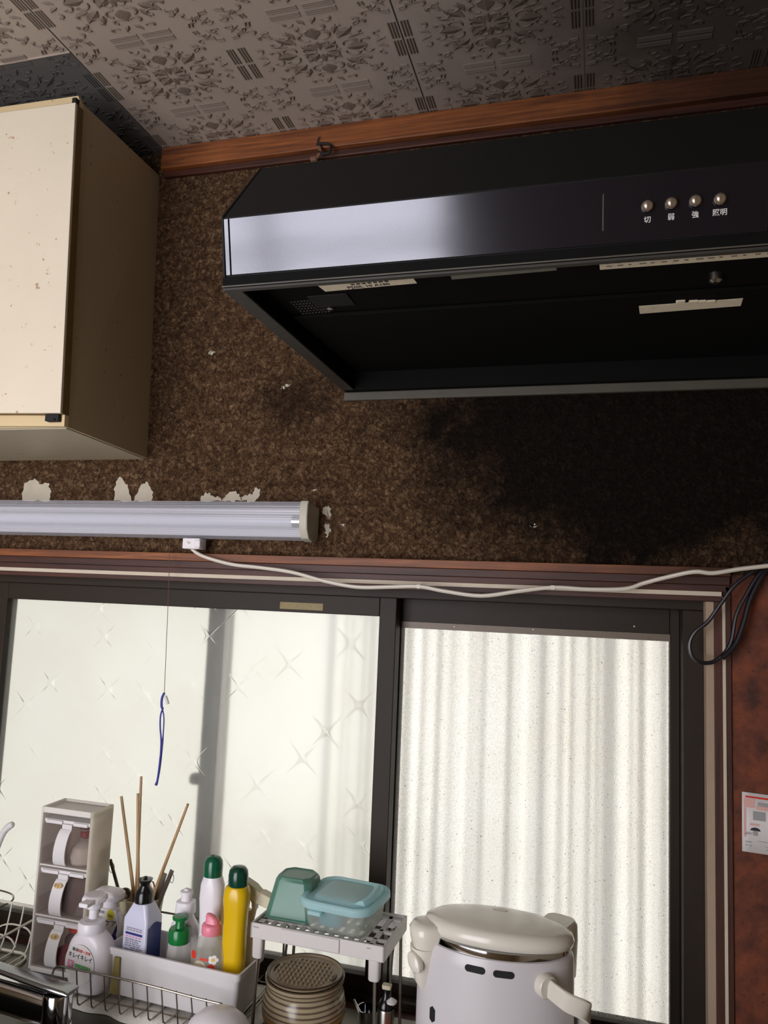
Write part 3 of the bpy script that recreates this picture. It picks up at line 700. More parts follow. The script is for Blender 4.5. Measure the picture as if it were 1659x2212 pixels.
# small hook with a twist of wire on the ceiling moulding
hk = at(690, 325, -.03)
ho = thing('wire_hook', (hk.x, -.03, hk.z), 'small dark wire hook with a rag twist on the orange ceiling moulding', 'hook')
m = M(); m.tube(pp([(688, 295), (684, 306), (690, 318), (692, 330), (682, 342), (672, 345)], -.028), [.002]*10+[.004]*10+[.006]*6, 8); m.build('twist', 'string', ho)
m = M(); m.tube(pp([(684, 312), (700, 310), (714, 314), (712, 328), (700, 332), (688, 328)], -.03), .0028, 8); m.build('hook', 'blackmatt', ho)
# poster on the red-brown panel
a = at(1605, 1710, -.001); b = at(1603, 1838, -.001)
po = thing('poster', (a.x+.06, -.001, b.z), 'white printed notice pinned to the red brown panel right of the window', 'poster')
w_, h_ = .115, a.z-b.z; tl = math.radians(-2.0)
def pc(u, v, d=.0): return V((b.x+u*w_*math.cos(tl)-v*h_*math.sin(tl)*.2, -.0016-d-.006*max(0, u-.3)**2, b.z+v*h_+u*w_*math.sin(tl)))
m = M(); n = 10
m.loft([[pc(k/n, 0) for k in range(n+1)], [pc(k/n, 1) for k in range(n+1)]], False, False, closed=False); m.build('sheet', 'paper', po, solid=.0006)
def pb(mat, lst, nm='print'):
    m = M()
    for u0, u1, v0, v1 in lst: bar(m, lambda u, v: pc(u, v, .0009), u0, u1, v0, v1)
    m.build(nm, mat, po, smooth=0)
MT['palepink'] = simple('pale_pink_print', '#d9aaa2', .7); MT['palegrey'] = simple('pale_grey_print', '#9b9a9a', .7)
pb('red', [(.04, .98, .915, .945)], 'red_rule')
pb('palepink', [(.02, .16, .75, .90), (.18, .95, .73, .79), (.1, .22, .455, .49), (.02, .05, .25, .74)], 'pink_print')
pb('palegrey', [(.2, .42, .81, .855), (.45, .75, .81, .855), (.2, .9, .795, .803), (.14, .30, .55, .70), (.45, .62, .5, .70), (.04, .12, .30, .315), (.2, .95, .20, .207), (.04, .12, .165, .18), (.04, .07, .11, .125), (.09, .12, .105, .12), (.3, .8, .12, .128), (.3, .7, .07, .078)], 'grey_print')
m = M(); m.sheet([pc(.17+.065*math.cos(k*PI/10), .37+.055*math.sin(k*PI/10), .0009) for k in range(11)]); m.build('dome_picture', 'ink', po, smooth=0)
m = M(); bar(m, lambda u, v: pc(u, v, .0009), .14, .20, .29, .365); bar(m, lambda u, v: pc(u, v, .0009), .05, .14, .325, .335); m.build('grey_picture', 'palegrey', po, smooth=0)

# ================================================================== WORKTOP AND WHAT STANDS ON IT
CZ = .765
m = M(); m.box(-2.6, .42, -.33, -.0008, .735, CZ); m.box(-2.6, -1.35, -.64, -.33, .735, CZ); m.box(-.62, .42, -.64, -.33, .735, CZ); m.box(-1.35, -.62, -.64, -.60, .735, CZ)
m.box(-1.35, -1.345, -.60, -.33, .58, .735); m.box(-.625, -.62, -.60, -.33, .58, .735); m.box(-1.345, -.625, -.60, -.595, .58, .735); m.box(-1.345, -.625, -.335, -.33, .58, .735); m.box(-1.345, -.625, -.595, -.335, .58, .585)
tag(m.build('worktop', 'counter', bevel=.002), 'dull stainless steel sink worktop running along under the sliding window', 'worktop')
m = M(); m.box(-2.58, .41, -.61, -.01, .02, .575); tag(m.build('base_cabinet', 'cabside'), 'plain base cabinet carrying the steel sink worktop', 'cabinet')
# towel laid under the basket
m = M(); nx, ny = 60, 14; rnd = random.Random(5); top = []
def tw(i, j):
    u, v = i/nx, j/ny; x = -.90+u*.36; y = -.176 + v*.17 + .006*math.sin(u*9) + .003*math.sin(u*31)
    z = CZ+.012 + .0035*math.sin(u*14+v*5)*math.sin(v*7+1) - (.0045 if j == 0 else 0)
    return V((x, y, z))
R = [[tw(i, j) for j in range(ny+1)] for i in range(nx+1)]
vs_ = [p for r in R for p in r]; N = len(vs_); fs = []
for i in range(nx):
    for j in range(ny): a = i*(ny+1)+j; fs.append((a, a+ny+1, a+ny+2, a+1))
bot = [V((p.x, p.y, CZ+.0006)) for p in vs_]; fs += [tuple(k+N for k in reversed(f)) for f in fs]
per = [i*(ny+1) for i in range(nx+1)] + [nx*(ny+1)+j for j in range(1, ny+1)] + [i*(ny+1)+ny for i in range(nx-1, -1, -1)] + [j for j in range(ny-1, 0, -1)]
fs += [(per[k], per[(k+1) % len(per)], per[(k+1) % len(per)]+N, per[k]+N) for k in range(len(per))]
m.add(vs_+bot, fs); tag(m.build('towel', 'towel', smooth=70), 'folded white towel spread under the wire basket at the sink edge', 'towel')
# wire basket
BZ = .7815; bx0, bx1, by0, by1 = -.912, -.566, -.186, .022
bk = thing('wire_basket', (-.74, -.09, CZ), 'low steel wire basket holding the soap bottle and the white tray', 'basket')
m = M()
m.tube(smoothpath([(bx0, by0+.004, BZ+.003), (bx0, by0, BZ+.03), (bx0+.004, by0, BZ+.050), (bx0+.016, by0, BZ+.057), (bx0+.04, by0, BZ+.057), (-.75, by0, BZ+.056), (bx1-.06, by0, BZ+.050), (bx1-.018, by0, BZ+.048), (bx1-.004, by0, BZ+.040), (bx1, by0, BZ+.025), (bx1, by0+.004, BZ+.003)], 5), .0019, 8)
m.build('front_rail', 'wire', bk)
m = M(); m.tube(smoothpath([(bx0, by1, BZ+.003), (bx0, by1, BZ+.07), (bx0+.01, by1, BZ+.079), (bx0+.05, by1, BZ+.081), (bx1-.05, by1, BZ+.080), (bx1-.01, by1, BZ+.078), (bx1, by1, BZ+.07), (bx1, by1, BZ+.003)], 5), .0019, 8)
for x in (-.80, -.64): m.tube(smoothpath([(x+.028, by1-.001, BZ+.079), (x+.008, by1-.004, BZ+.06), (x, by1-.006, BZ+.03), (x, by1-.008, BZ+.002)], 5), .0011, 6)
m.build('back_rail', 'wire', bk)
for k in range(12):
    x = bx0+.022+k*.0277
    zt = BZ+.0565-(.0065 if x > -.70 else 0)*(x+.70)/.14
    m = M(); m.tube(smoothpath([(x-.001, by0, zt), (x+.003, by0, BZ+.03), (x+.006, by0, BZ+.006), (x+.0075, by0+.003, BZ+.001), (x+.010, by0+.02, BZ), (x+.010, by1, BZ)], 4), .0012, 6)
    m.build('basket_wire', 'wire', bk)
m = M()
for y in (by0+.03, -.06, by1-.02): m.tube([(bx0, y, BZ-.0022), (bx1, y, BZ-.0022)], .0014, 6)
for x in (bx0, bx1-.012, bx1): m.tube([(x, by0+.004, BZ+.003 if x != bx1-.012 else BZ), (x, by1, BZ+.003 if x != bx1-.012 else BZ)], .0017, 6)
m.tube([(bx1, by0+.002, BZ+.018), (bx1, by1, BZ+.018)], .0015, 6)
m.build('base_frame', 'wire', bk)
for x in (bx0+.02, bx1-.02):
    for y in (by0+.03, by1-.02):
        m = M(); m.tube([(x, y, BZ-.001), (x, y, CZ+(.0148 if y < -.1 else .0004))], .0022, 8); m.build('foot', 'wire', bk)
# ---- faucet
fx, fy = -.812, -.300
fc = thing('faucet', (fx, fy, CZ), 'chrome single lever mixer tap standing on the sink edge in front of the seasoning drawers', 'tap')
m = M(); m.lathe((fx, fy, CZ), [(.030, 0), (.030, .006), (.0235, .009), (.0225, .045), (.0235, .046), (.0235, .050), (.0215, .051), (.0225, .052), (.0225, .094), (.0215, .098), (.0, .099)], 36); m.build('column', 'chrome', fc)
m = M()
def sec(x, zc, h, w, r=.012): return [V((x, fy+p.x, zc+p.y)) for p in rrect(0, 0, 0, w, h, r)]
m.loft([sec(fx-.012, .836, .044, .034), sec(fx-.05, .838, .048, .034), sec(fx-.12, .843, .048, .034), sec(fx-.25, .852, .046, .034), sec(fx-.34, .858, .040, .034)]); m.build('spout', 'chrome', fc)
m = M(); def_ = [(fx+.026, .867, .005, .030, .0024), (fx+.020, .868, .008, .032, .0038), (fx-.02, .8705, .009, .030, .0042), (fx-.10, .8785, .008, .024, .0038), (fx-.22, .891, .007, .020, .003), (fx-.30, .899, .005, .018, .0022)]
m.loft([sec(x, z, h, w, r) for x, z, h, w, r in def_]); m.build('lever', 'leverchrome', fc)
m = M(); m.lathe((fx-.055, fy-.012, CZ), [(.024, 0), (.024, .020), (.020, .026), (.008, .029), (.0, .0292)], 28); m.build('side_cap', 'chrome', fc)
# ---- upturned bowl
m = M(); m.lathe((-.553, -.262, CZ), [(.058, .0), (.0625, .001), (.0625, .006), (.060, .035), (.054, .060), (.044, .080), (.030, .092), (.014, .0975), (.0, .0985)], 48)
tag(m.build('bowl', 'white'), 'upturned white rounded bowl at the bottom edge in front of the wire basket', 'bowl')
# ---- seasoning drawers
sX0, sX1, sY0, sY1, sZ0, sZ1 = -1.040, -.925, -.088, -.020, CZ+.0005, 1.068
W_, H_ = sX1-sX0, sZ1-sZ0; zb = sZ0+.004
sp = thing('seasoning_drawer_unit', ((sX0+sX1)/2, -.055, CZ), 'white plastic tower of three clear seasoning drawers beside the soap bottle', 'storage')
m = M(); th = .0042
m.box(sX0, sX0+th, sY0, sY1, zb, sZ1); m.box(sX1-th, sX1, sY0, sY1, zb, sZ1, 1); 
m.box(sX0+th, sX1-th, sY0, sY1-.003, zb, zb+.006); m.box(sX0+th, sX1-th, sY0+.001, sY1-.003, sZ1-.011, sZ1-.006); m.box(sX0+th, sX1-th, sY0, sY0+.0035, sZ1-.011, sZ1); m.box(sX0+th, sX1-th, sY1-.003, sY1, sZ1-.006, sZ1)
cellz = [zb+.008, zb+.008+(H_-.026)/3, zb+.008+2*(H_-.026)/3]; ch = (H_-.026)/3
for z in cellz[1:]: m.box(sX0+th, sX1-th, sY0+.002, sY1-.003, z-.0035, z-.0005)
m.build('casing', ['tower', 'towerside'], sp, bevel=.0012)
m = M()
for x in (sX0+.008, sX1-.008):
    for y in (sY0+.008, sY1-.008): m.lathe((x, y, sZ0), [(.004, 0), (.005, .004)], 10)
m.build('feet', 'tower', sp) if False else None
m = M(); m.box(sX0+.003, sX1-.003, sY0+.003, sY1-.003, sZ0, zb); m.build('plinth', 'tower', sp)
m = M(); m.box(sX0+th, sX1-th, sY1-.003, sY1, zb, sZ1-.006); m.build('back_panel', 'towerback', sp)
names = [('しお', True), ('さとう', True), ('', False)]
for z, (txt, lab) in zip(cellz, names):
    x0, x1 = sX0+th+.0016, sX1-th-.0016; z1 = z+ch-.0055; zt = z1-.013
    m = M(); m.box(x0, x1, sY0+.003, sY0+.0045, z, zt); m.box(x0, x0+.0014, sY0+.0045, sY1-.008, z, z+.03); m.box(x1-.0014, x1, sY0+.0045, sY1-.008, z, z+.03); m.box(x0, x1, sY0+.0045, sY1-.008, z, z+.0014)
    dr = m.build('drawer', 'drawer', sp, smooth=0)
    m = M(); m.box(x0+.006, x0+.043, sY0+.0005, sY0+.007, zt+.003, zt+.0095); m.box(x0+.068, x1-.004, sY0+.0005, sY0+.007, zt+.003, zt+.0095); m.box(x0+.001, x1-.001, sY0+.004, sY1-.008, zt+.004, zt+.0105)
    m.box(x0+.0445, x0+.0665, sY0-.001, sY0+.005, zt-.004, zt+.005); ld = m.build('lid', 'offwhite', sp, bevel=.0008)
    # handle: a broad strap standing away from the front
    m = M(); A = []; B = []
    for k in range(15):
        u = k/14; zc = z+.001+u*(zt-z-.006); bulge = .011*math.sin(PI*u)**.6; xc = x0+.030+.009*u
        A.append((xc, sY0+.003-bulge, zc)); B.append((xc+.027-.002*u, sY0+.003-bulge, zc))
    rings = [[V(A[k]), V(B[k]), V(B[k])+V((0, .0028, 0)), V(A[k])+V((0, .0028, 0))] for k in range(15)]
    m.loft(rings); hd = m.build('handle', 'offwhite', dr, bevel=.0006, smooth=50)
    if lab:
        m = M(); c = (V(A[12])+V(B[12]))/2; dv = (V(A[13])-V(A[11])).normalized(); dv.x = 0; dv.normalize(); nn = V((0, -dv.z, dv.y))
        pl = lambda u, v: c + V((u, 0, 0)) + dv*v + nn*.0012
        m.sheet([pl(.0092*math.cos(2*PI*k/24)*(1+.12*math.cos(4*PI*k/24)), .0052*math.sin(2*PI*k/24)) for k in range(24)], 0)
        pl2 = lambda u, v: pl(u, v)+nn*.0004
        lettering(m, txt, .0068, pl2, 1); m.build('name_label', ['tanlabel', 'ink'], dr, smooth=0)
def blob(cx, cy, prof, seed, wob=.12, n=26, sx=1, sy=1):
    rnd = random.Random(seed); m = M(); ph = [rnd.uniform(0, 6) for _ in range(6)]; rings = []
    for i, (r, z) in enumerate(prof):
        rings.append([V((cx+sx*r*(1+wob*math.sin(3*a+ph[0]+i)+wob*.6*math.sin(5*a+ph[1]-i*.7))*math.cos(a), cy+sy*r*math.sin(a), z)) for a in [2*PI*k/n for k in range(n)]])
    m.loft(rings); return m
xb = sX1-.034
z = cellz[2]+.0016
bg = thing('sugar_bag', (xb, -.055, z), 'tied bag of white sugar in the top drawer of the seasoning tower', 'bag')
blob(xb, -.055, [(.012, z), (.023, z+.002), (.026, z+.014), (.022, z+.030), (.014, z+.036), (.0, z+.037)], 1).build('sugar', 'sugar', bg)
blob(xb, -.055, [(.024, z+.0004), (.0275, z+.014), (.0235, z+.032), (.012, z+.042), (.007, z+.050), (.010, z+.058), (.013, z+.064)], 2, .16).build('film', 'bag', bg)
m = M(); m.lathe((xb+.002, -.058, z+.047), [(.006, 0), (.0105, .003), (.0105, .012), (.006, .016)], 14); m.build('tie', 'bagred', bg)
z = cellz[1]+.0016
bg = thing('powder_bag', (xb-.004, -.055, z), 'crumpled bag of brown powder in the middle drawer of the seasoning tower', 'bag')
blob(xb-.004, -.055, [(.020, z), (.033, z+.002), (.035, z+.03), (.033, z+.06), (.025, z+.068), (.0, z+.070)], 3, .05, sy=.6).build('powder', 'umber', bg)
blob(xb+.010, -.068, [(.010, z), (.017, z+.001), (.016, z+.02), (.011, z+.04), (.008, z+.055), (.0, z+.056)], 4, .2, sy=.4).build('film', 'bag', bg)
z = cellz[0]+.0016
jr = thing('spice_jar', (xb-.004, -.052, z), 'small jar with red cap in the lowest drawer of the seasoning tower', 'jar')
m = M(); m.lathe((xb-.004, -.052, z), [(.020, 0), (.022, .003), (.022, .045), (.014, .054), (.014, .058)], 24); m.build('body', 'umber', jr)
m = M(); m.lathe((xb-.004, -.052, z+.0582), [(.016, 0), (.016, .010), (.014, .0125), (.0, .0126)], 24); m.build('cap', 'red', jr)
bl = blob(xb-.002, -.0775, [(.010, z), (.024, z+.001), (.026, z+.018), (.020, z+.032), (.008, z+.042), (.0, z+.044)], 8, .14, sy=.10)
tag(bl.build('seasoning_sachet', 'bagred'), 'crumpled red printed sachet in front of the jar in the lowest drawer', 'sachet')
# ---- foaming hand soap
RZ = BZ+.0016
sx_, sy_ = -.868, -.140
so = thing('soap_dispenser', (sx_, sy_, RZ), 'white oval foaming hand soap pump bottle with a round label in the wire basket', 'soap bottle')
m = M(); bottle(m, sx_, sy_, [(RZ, .058, .034, .016), (RZ+.002, .064, .038, .018), (RZ+.02, .079, .047, .02), (RZ+.042, .0865, .050, .021), (RZ+.062, .0875, .050, .021), (RZ+.080, .081, .048, .021), (RZ+.092, .068, .044, .02), (RZ+.099, .050, .040, .0195), (RZ+.101, .044, .038, .0185)]); m.build('body', 'white', so, subd=1)
m = M(); m.lathe((sx_-.004, sy_, RZ+.100), [(.0235, 0), (.0235, .014), (.0215, .0175), (.012, .0185), (.0105, .017)], 32); m.build('collar', 'white', so, smooth=40)
m = M(); m.lathe((sx_-.001, sy_, RZ+.122), [(.0085, 0), (.0085, .025)], 20); m.lathe((sx_-.001, sy_, RZ+.140), [(.0125, 0), (.0148, .001), (.0148, .014)], 24)
m.lathe((sx_-.001, sy_, RZ+.151), [(.0195, 0), (.0228, .003), (.0228, .0085), (.0185, .0125), (.0, .0135)], 8); m.box(sx_-.006, sx_+.012, sy_-.040, sy_-.012, RZ+.1535, RZ+.161); m.build('pump_head', 'white', so, bevel=.0016, smooth=40)
ly = sy_-.0252; lz = RZ+.053
LB = lambda u, v, d=.0: V((sx_-.006+u, ly-.0006-d+ (3.2*max(0, abs(u-.006)-.024)**2*6), lz+v+.02*0))
m = M()
for k in range(1): m.sheet([LB(.031*math.cos(2*PI*k/40), .033*math.sin(2*PI*k/40)) for k in range(40)], 0)
m.build('round_label', 'paper', so, smooth=0); lb_parent = so
tlt = math.radians(-7)
def LT(d): return lambda u, v: LB(u*math.cos(tlt)-v*math.sin(tlt), u*math.sin(tlt)+v*math.cos(tlt), d)
m = M(); P = LT(.0005)
lettering(m, '薬用', .0062, lambda u, v: P(u-.012, v+.0225), 0); lettering(m, '殺菌＋消毒', .0055, lambda u, v: P(u+.006, v+.0225), 1)
lettering(m, 'キレイキレイ', .0088, lambda u, v: P(u*.95+.0005, v*1.15+.0125), 2)
bar(m, P, -.008, .024, -.0055, .0005, 3); bar(m, P, -.0225, -.0105, -.0085, .0035, 4)
P2 = LT(.0009); lettering(m, 'ハンドソープ', .0050, lambda u, v: P2(u+.008, v-.0025), 5); lettering(m, '泡', .0095, lambda u, v: P2(u-.0165, v-.0025), 5)
m.build('label_print', ['ink', 'red', 'ink', 'greenprint', 'pinkprint', 'paper'], so, smooth=0)
# ---- kitchen spray behind it
qx, qy = -.887, -.068
sb = thing('spray_bottle', (qx, qy, RZ), 'white trigger spray bottle with purple and yellow label standing behind the hand soap', 'spray bottle')
m = M(); bottle(m, qx+.010, qy, [(RZ, .064, .040, .014), (RZ+.003, .070, .044, .016), (RZ+.038, .070, .044, .016), (RZ+.055, .060, .042, .016), (RZ+.064, .052, .036, .014), (RZ+.110, .046, .032, .013), (RZ+.116, .028, .026, .012)]); m.build('body', 'white', sb, smooth=50)
m = M(); bottle(m, qx+.004, qy, [(RZ+.113, .030, .028, .012), (RZ+.130, .030, .028, .012)]); bottle(m, qx-.002, qy, [(RZ+.128, .052, .030, .008), (RZ+.131, .058, .034, .01), (RZ+.140, .058, .034, .01), (RZ+.145, .044, .028, .010)]); m.build('spray_head', 'white', sb, bevel=.001, smooth=45)
m = M(); pts = [(qx+.028, qy, RZ+.128), (qx+.030, qy, RZ+.112), (qx+.027, qy, RZ+.100), (qx+.031, qy, RZ+.084), (qx+.033, qy, RZ+.062)]; m.tube(smoothpath(pts, 5), .0065, 10, flat=1.3); m.build('trigger', 'cream', sb)
m = M(); LQ = lambda u, v, d=0: V((qx+.0125+u, qy-.0185-d, RZ+v+.002))
m.sheet([LQ(-.022, .064), LQ(.020, .064), LQ(.021, .080), LQ(.018, .104), LQ(.013, .114), LQ(-.016, .114), LQ(-.022, .100)], 0)
LQ1 = lambda u, v: LQ(u, v, .0004); LQ2 = lambda u, v: LQ(u, v, .0008)
bar(m, LQ1, -.022, .020, .064, .0715, 1); m.sheet([LQ1(.018, .0715), LQ1(.0205, .080), LQ1(.0195, .092), LQ1(.011, .0715)], 1); bar(m, LQ1, -.022, -.012, .077, .0825, 1)
disc(m, LQ1, .004, .1055, .0080, .0095, 2); lettering(m, 'No.', .0075, lambda u, v: LQ2(u+.005, v+.104), 3); lettering(m, '菌ケア', .0125, lambda u, v: LQ1(u-.001, v+.0900), 3)
bar(m, LQ1, -.018, -.009, .106, .111, 4)
m.build('label', ['paper', 'navy', 'yelprint', 'ink', 'greyprint'], sb, smooth=0)
m = M(); m.hull([LQ(-.0222, .0638, -.006), LQ(.0205, .0638, -.006), LQ(.0205, .0638, -.0003), LQ(-.0222, .0638, -.0003)] + [LQ(-.018, .1142, -.006), LQ(.015, .1142, -.006), LQ(.015, .1142, -.0003), LQ(-.018, .1142, -.0003)])
m.build('label_backing', 'white', sb, smooth=0)
# ---- utensil cup with chopsticks and cutlery
ux, uy, uz1 = -.855, -.003, .8985
cupz = RZ
uc = thing('utensil_cup', (ux, uy, cupz), 'cream plastic cup of chopsticks and cutlery standing behind the blue bottle', 'cup')
m = M(); m.lathe((ux, uy, cupz), [(.024, 0), (.0255, .001), (.039, uz1-cupz-.004), (.0405, uz1-cupz), (.0375, uz1-cupz), (.0365, uz1-cupz-.004), (.0235, .004), (.0, .004)], 36); m.build('body', 'cream', uc, smooth=50)
def stick_(a, b, r0, r1, label):
    m = M(); n = 8; m.tube([a.lerp(b, k/n) for k in range(n+1)], [r0+(r1-r0)*k/n for k in range(n+1)], 8)
    return tag(m.build('chopstick', 'bamboo'), label, 'chopstick', 'long cooking chopsticks in the utensil cup')
stick_(at(262, 1720, .004), V((ux-.004, uy+.012, cupz+.008)), .0028, .0042, 'bamboo chopstick leaning left, leftmost in the utensil cup')
stick_(at(305, 1677, .014), V((ux-.008, uy-.006, cupz+.008)), .0026, .0040, 'tallest bamboo chopstick in the utensil cup, behind the middle one')
stick_(at(298, 1714, -.006), V((ux+.002, uy-.008, cupz+.008)), .0028, .0044, 'bamboo chopstick standing upright in the middle of the utensil cup')
stick_(at(406, 1737, -.030), V((ux-.012, uy-.010, cupz+.009)), .0026, .0046, 'bamboo chopstick leaning far right out of the utensil cup')
def flatbar(m, a, b, w0, w1, t=.0009):
    a, b = V(a), V(b); d = (b-a).normalized(); s_ = d.cross(V((0, 1, 0))).normalized(); q = d.cross(s_)
    R = []
    for p, w in ((a, w0), (b, w1)): R.append([p+s_*w+q*t, p-s_*w+q*t, p-s_*w-q*t, p+s_*w-q*t])
    m.loft(R)
def ring(m, c, r, rz, tilt=0):
    m.tube([V(c)+V((r*math.cos(2*PI*k/20)+tilt*rz*math.sin(2*PI*k/20), .002, rz*math.sin(2*PI*k/20))) for k in range(20)], .0006, 6, closed=True)
sk = thing('skewer', at(238, 1858, .012), 'flat steel skewer with a ring, left side of the utensil cup', 'skewer')
m = M(); a = at(238, 1856, .012); b = V((ux-.019, uy+.006, cupz+.02)); flatbar(m, a, b, .0034, .0030); m.build('blade', 'metaldull', sk)
m = M(); c = at(240, 1875, .012); ring(m, c, .0062, .0095); m.build('ring', 'metaldull', sk)
for (px, py, dy, lab, rg) in ((372, 1880, -.014, 'flat steel skewer with a hanging ring, rightmost in the utensil cup', 1), (357, 1886, .004, 'notched flat steel skewer without a ring, beside the rightmost skewer in the cup', 0)):
    a = at(px, py, dy); sk = thing('skewer', a, lab, 'skewer')
    m = M(); b = V((ux+.006-.004*rg, uy+dy*.2+.003, cupz+.02)); flatbar(m, a, b, .0042, .0042); flatbar(m, a.lerp(b, .14), a.lerp(b, .5), .0065-.002*rg, .0062-.002*rg, .0007); m.build('blade', 'metaldull', sk)
    if rg: m = M(); ring(m, at(370, 1898, dy-.003), .0040, .0085); m.build('ring', 'metaldull', sk)
sn = thing('spoon', at(325, 1912, -.004), 'steel spoon standing bowl up in the utensil cup behind the right chopstick', 'spoon')
m = M(); p = at(324, 1925, -.004); m.lathe(p, [(.0, -.022), (.008, -.018), (.0125, -.004), (.0120, .008), (.0075, .018), (.0, .021)], 20, sy=.3); m.build('bowl', 'metaldull', sn)
m = M(); m.tube([p+V((0, 0, -.020)), V((ux+.014, uy+.008, cupz+.02))], .0022, 8); m.build('handle', 'metaldull', sn)
ldl = thing('small_ladle', at(268, 1926, -.018), 'small steel ladle bowl tipped over the left rim of the utensil cup', 'ladle')
m = M(); p = at(270, 1932, -.022); m.lathe(p, [(.0, -.013), (.008, -.010), (.0125, -.001), (.0125, .002), (.0105, .001), (.006, -.008), (.0, -.010)], 20, ax=(.5, -.5, .7)); m.build('bowl', 'metaldull', ldl)
m = M(); m.tube([p+V((-.004, .006, -.008)), V((ux-.012, uy+.012, cupz+.02))], .0018, 8); m.build('handle', 'metaldull', ldl)
# ---- tray
tX, tY, tW, tD, tz0, tz1, trot = -.7015, -.103, .252, .090, RZ, .8635, math.radians(-3.0)
def tr(z, w, d, r): return rrect(tX, tY, z, w, d, r, 4, trot)
ty = thing('tray', (tX, tY, tz0), 'long white plastic tray full of bottles standing in the wire basket', 'tray')
m = M(); m.loft([tr(tz0, 0.247, .076, .006), tr(tz0+.002, 0.251, .080, .008), tr(tz1-.012, 0.259, .086, .008), tr(tz1-.0115, 0.267, .094, .008), tr(tz1, 0.269, .096, .008), tr(tz1, 0.261, .088, .007), tr(tz1-.012, 0.254, .081, .007), tr(tz0+.004, 0.245, .074, .006)]); m.build('body', 'offwhite', ty, smooth=40)
TZ = tz0+.0046
# yellowed left corner of the tray front
yx = xx(247, 2100, -.148); m = M()
def tf(x, z): k = (x-tX)/math.cos(trot); d = -.0435-.004*(z-tz0)/(tz1-tz0); return V((tX+k*math.cos(trot)-d*math.sin(trot), tY+k*math.sin(trot)+d*math.cos(trot), z))
q = [tf(yx-.009, tz0+.003), tf(yx+.009, tz0+.003), tf(yx+.009, tz1-.0145), tf(yx-.002, tz1-.0145)]; m.hull([p+V((0, -.0012, 0)) for p in q] + [p+V((0, .003, 0)) for p in q])
o = m.build('corner_panel', 'tan', ty); o['label'] = 'yellowed strip at the left end of the tray front'
# ---- bottles in the tray
def lev(m, cx, cy, zs, rot=0): bottle(m, cx, cy, zs, rot)
bx, by = -.793, -.100
bb = thing('bleach_bottle', (bx, by, TZ), 'pale bottle with blue side and black flip cap, leftmost in the white tray', 'bottle')
m = M(); rt = math.radians(-8)
bottle(m, bx, by, [(TZ, .050, .040, .004), (TZ+.002, .054, .044, .005), (.905, .054, .044, .005), (.930, .031, .029, .0075), (.931, .028, .027, .0125)], rt); m.build('body', 'lavender', bb, smooth=30)
m = M(); m.lathe((bx-.001, by, .930), [(.0165, 0), (.0165, .014), (.0145, .019), (.0085, .027), (.0085, .031), (.0125, .038), (.0135, .0395), (.0, .041)], 28); m.lathe((bx-.001, by, .9705), [(.0035, 0), (.0035, .003), (.0, .0045)], 12); m.build('cap', 'black', bb, smooth=45)
def BL(u, v, d=0):
    p = V((u, -.0221-d)); c, s_ = math.cos(rt), math.sin(rt); return V((bx+p.x*c-p.y*s_, by+p.x*s_+p.y*c, v))
def BR(u, v, d=0):
    p = V((.0271+d, u)); c, s_ = math.cos(rt), math.sin(rt); return V((bx+p.x*c-p.y*s_, by+p.x*s_+p.y*c, v))
m = M(); f1 = lambda u, v: BL(u, v, .0004)
bar(m, f1, -.019, .019, .8795, .8835, 0)
rnd = random.Random(11)
for v in (.891, .8875): 
    for k in range(5): bar(m, f1, -.017+k*.0072, -.0115+k*.0072, v-.001, v+.001, 1)
for k in range(5): bar(m, f1, -.018+k*.0072, -.013+k*.0072, .8755, .8772, 2)
v = .872
while v > .80:
    u = -.019
    while u < .016:
        w = rnd.uniform(.003, .012); 
        if rnd.random() < .85: bar(m, f1, u, min(u+w, .0195), v-.0011, v+.0011, 1)
        u += w+.0015
    v -= .0036
m.build('label_print', ['navy', 'greyprint', 'pinkprint'], bb, smooth=0)
m = M(); g1 = lambda u, v: BR(u, v, .0005); bar(m, g1, -.0185, .0185, TZ+.004, .894, 0); m.sheet([g1(-.015+.030*k/12, .894+.006*math.sin(PI*k/12)) for k in range(13)], 0); m.build('side_label', 'blueliq', bb, smooth=0)
gx, gy = -.7085, -.116
gb = thing('pump_bottle', (gx, gy, TZ), 'small clear bottle with bright green pump cap in the white tray', 'bottle')
m = M(); m.lathe((gx, gy, TZ), [(.013, 0), (.016, .002), (.018, .03), (.0205, .06), (.0205, .075), (.0175, .089), (.0165, .092)], 30); m.build('body', 'clearpl', gb)
m = M(); m.lathe((gx, gy, TZ+.0005), [(.011, .001), (.0145, .003), (.0165, .03), (.018, .05), (.0, .0505)], 30); m.build('liquid', 'clearpl', gb)
m = M(); m.lathe((gx, gy, TZ+.0925), [(.0185, 0), (.0190, .003), (.0190, .020), (.017, .0235), (.009, .0245), (.0085, .026), (.0080, .037), (.0138, .0385), (.0142, .042), (.013, .0435), (.0, .0445)], 28); m.build('pump_cap', 'green', gb, smooth=40)
wx, wy = -.7185, -.080
wb = thing('dish_soap_bottle', (wx, wy, TZ), 'white square dish soap bottle with a push-pull nozzle in the white tray', 'bottle')
m = M(); bottle(m, wx, wy, [(TZ, .050, .028, .01), (TZ+.002, .055, .032, .012), (0.880, .056, .032, .012), (0.894, .050, .031, .014), (0.908, .030, .029, .0142), (0.916, .026, .026, .0125)]); m.build('body', 'white', wb, smooth=45)
m = M(); bottle(m, wx-.001, wy, [(.915, .034, .032, .012), (.916, .0345, .0325, .012), (.9345, .0325, .031, .012), (.936, .026, .026, .011)]); m.lathe((wx-.001, wy, .9355), [(.0092, 0), (.0092, .013), (.0115, .0135), (.0115, .0165), (.0045, .0175), (.0045, .0205), (.0, .021)], 20); m.build('nozzle_cap', 'white', wb, smooth=40)
m = M(); WL = lambda u, v, d=.0: V((wx+u, wy-.0166-d, v))
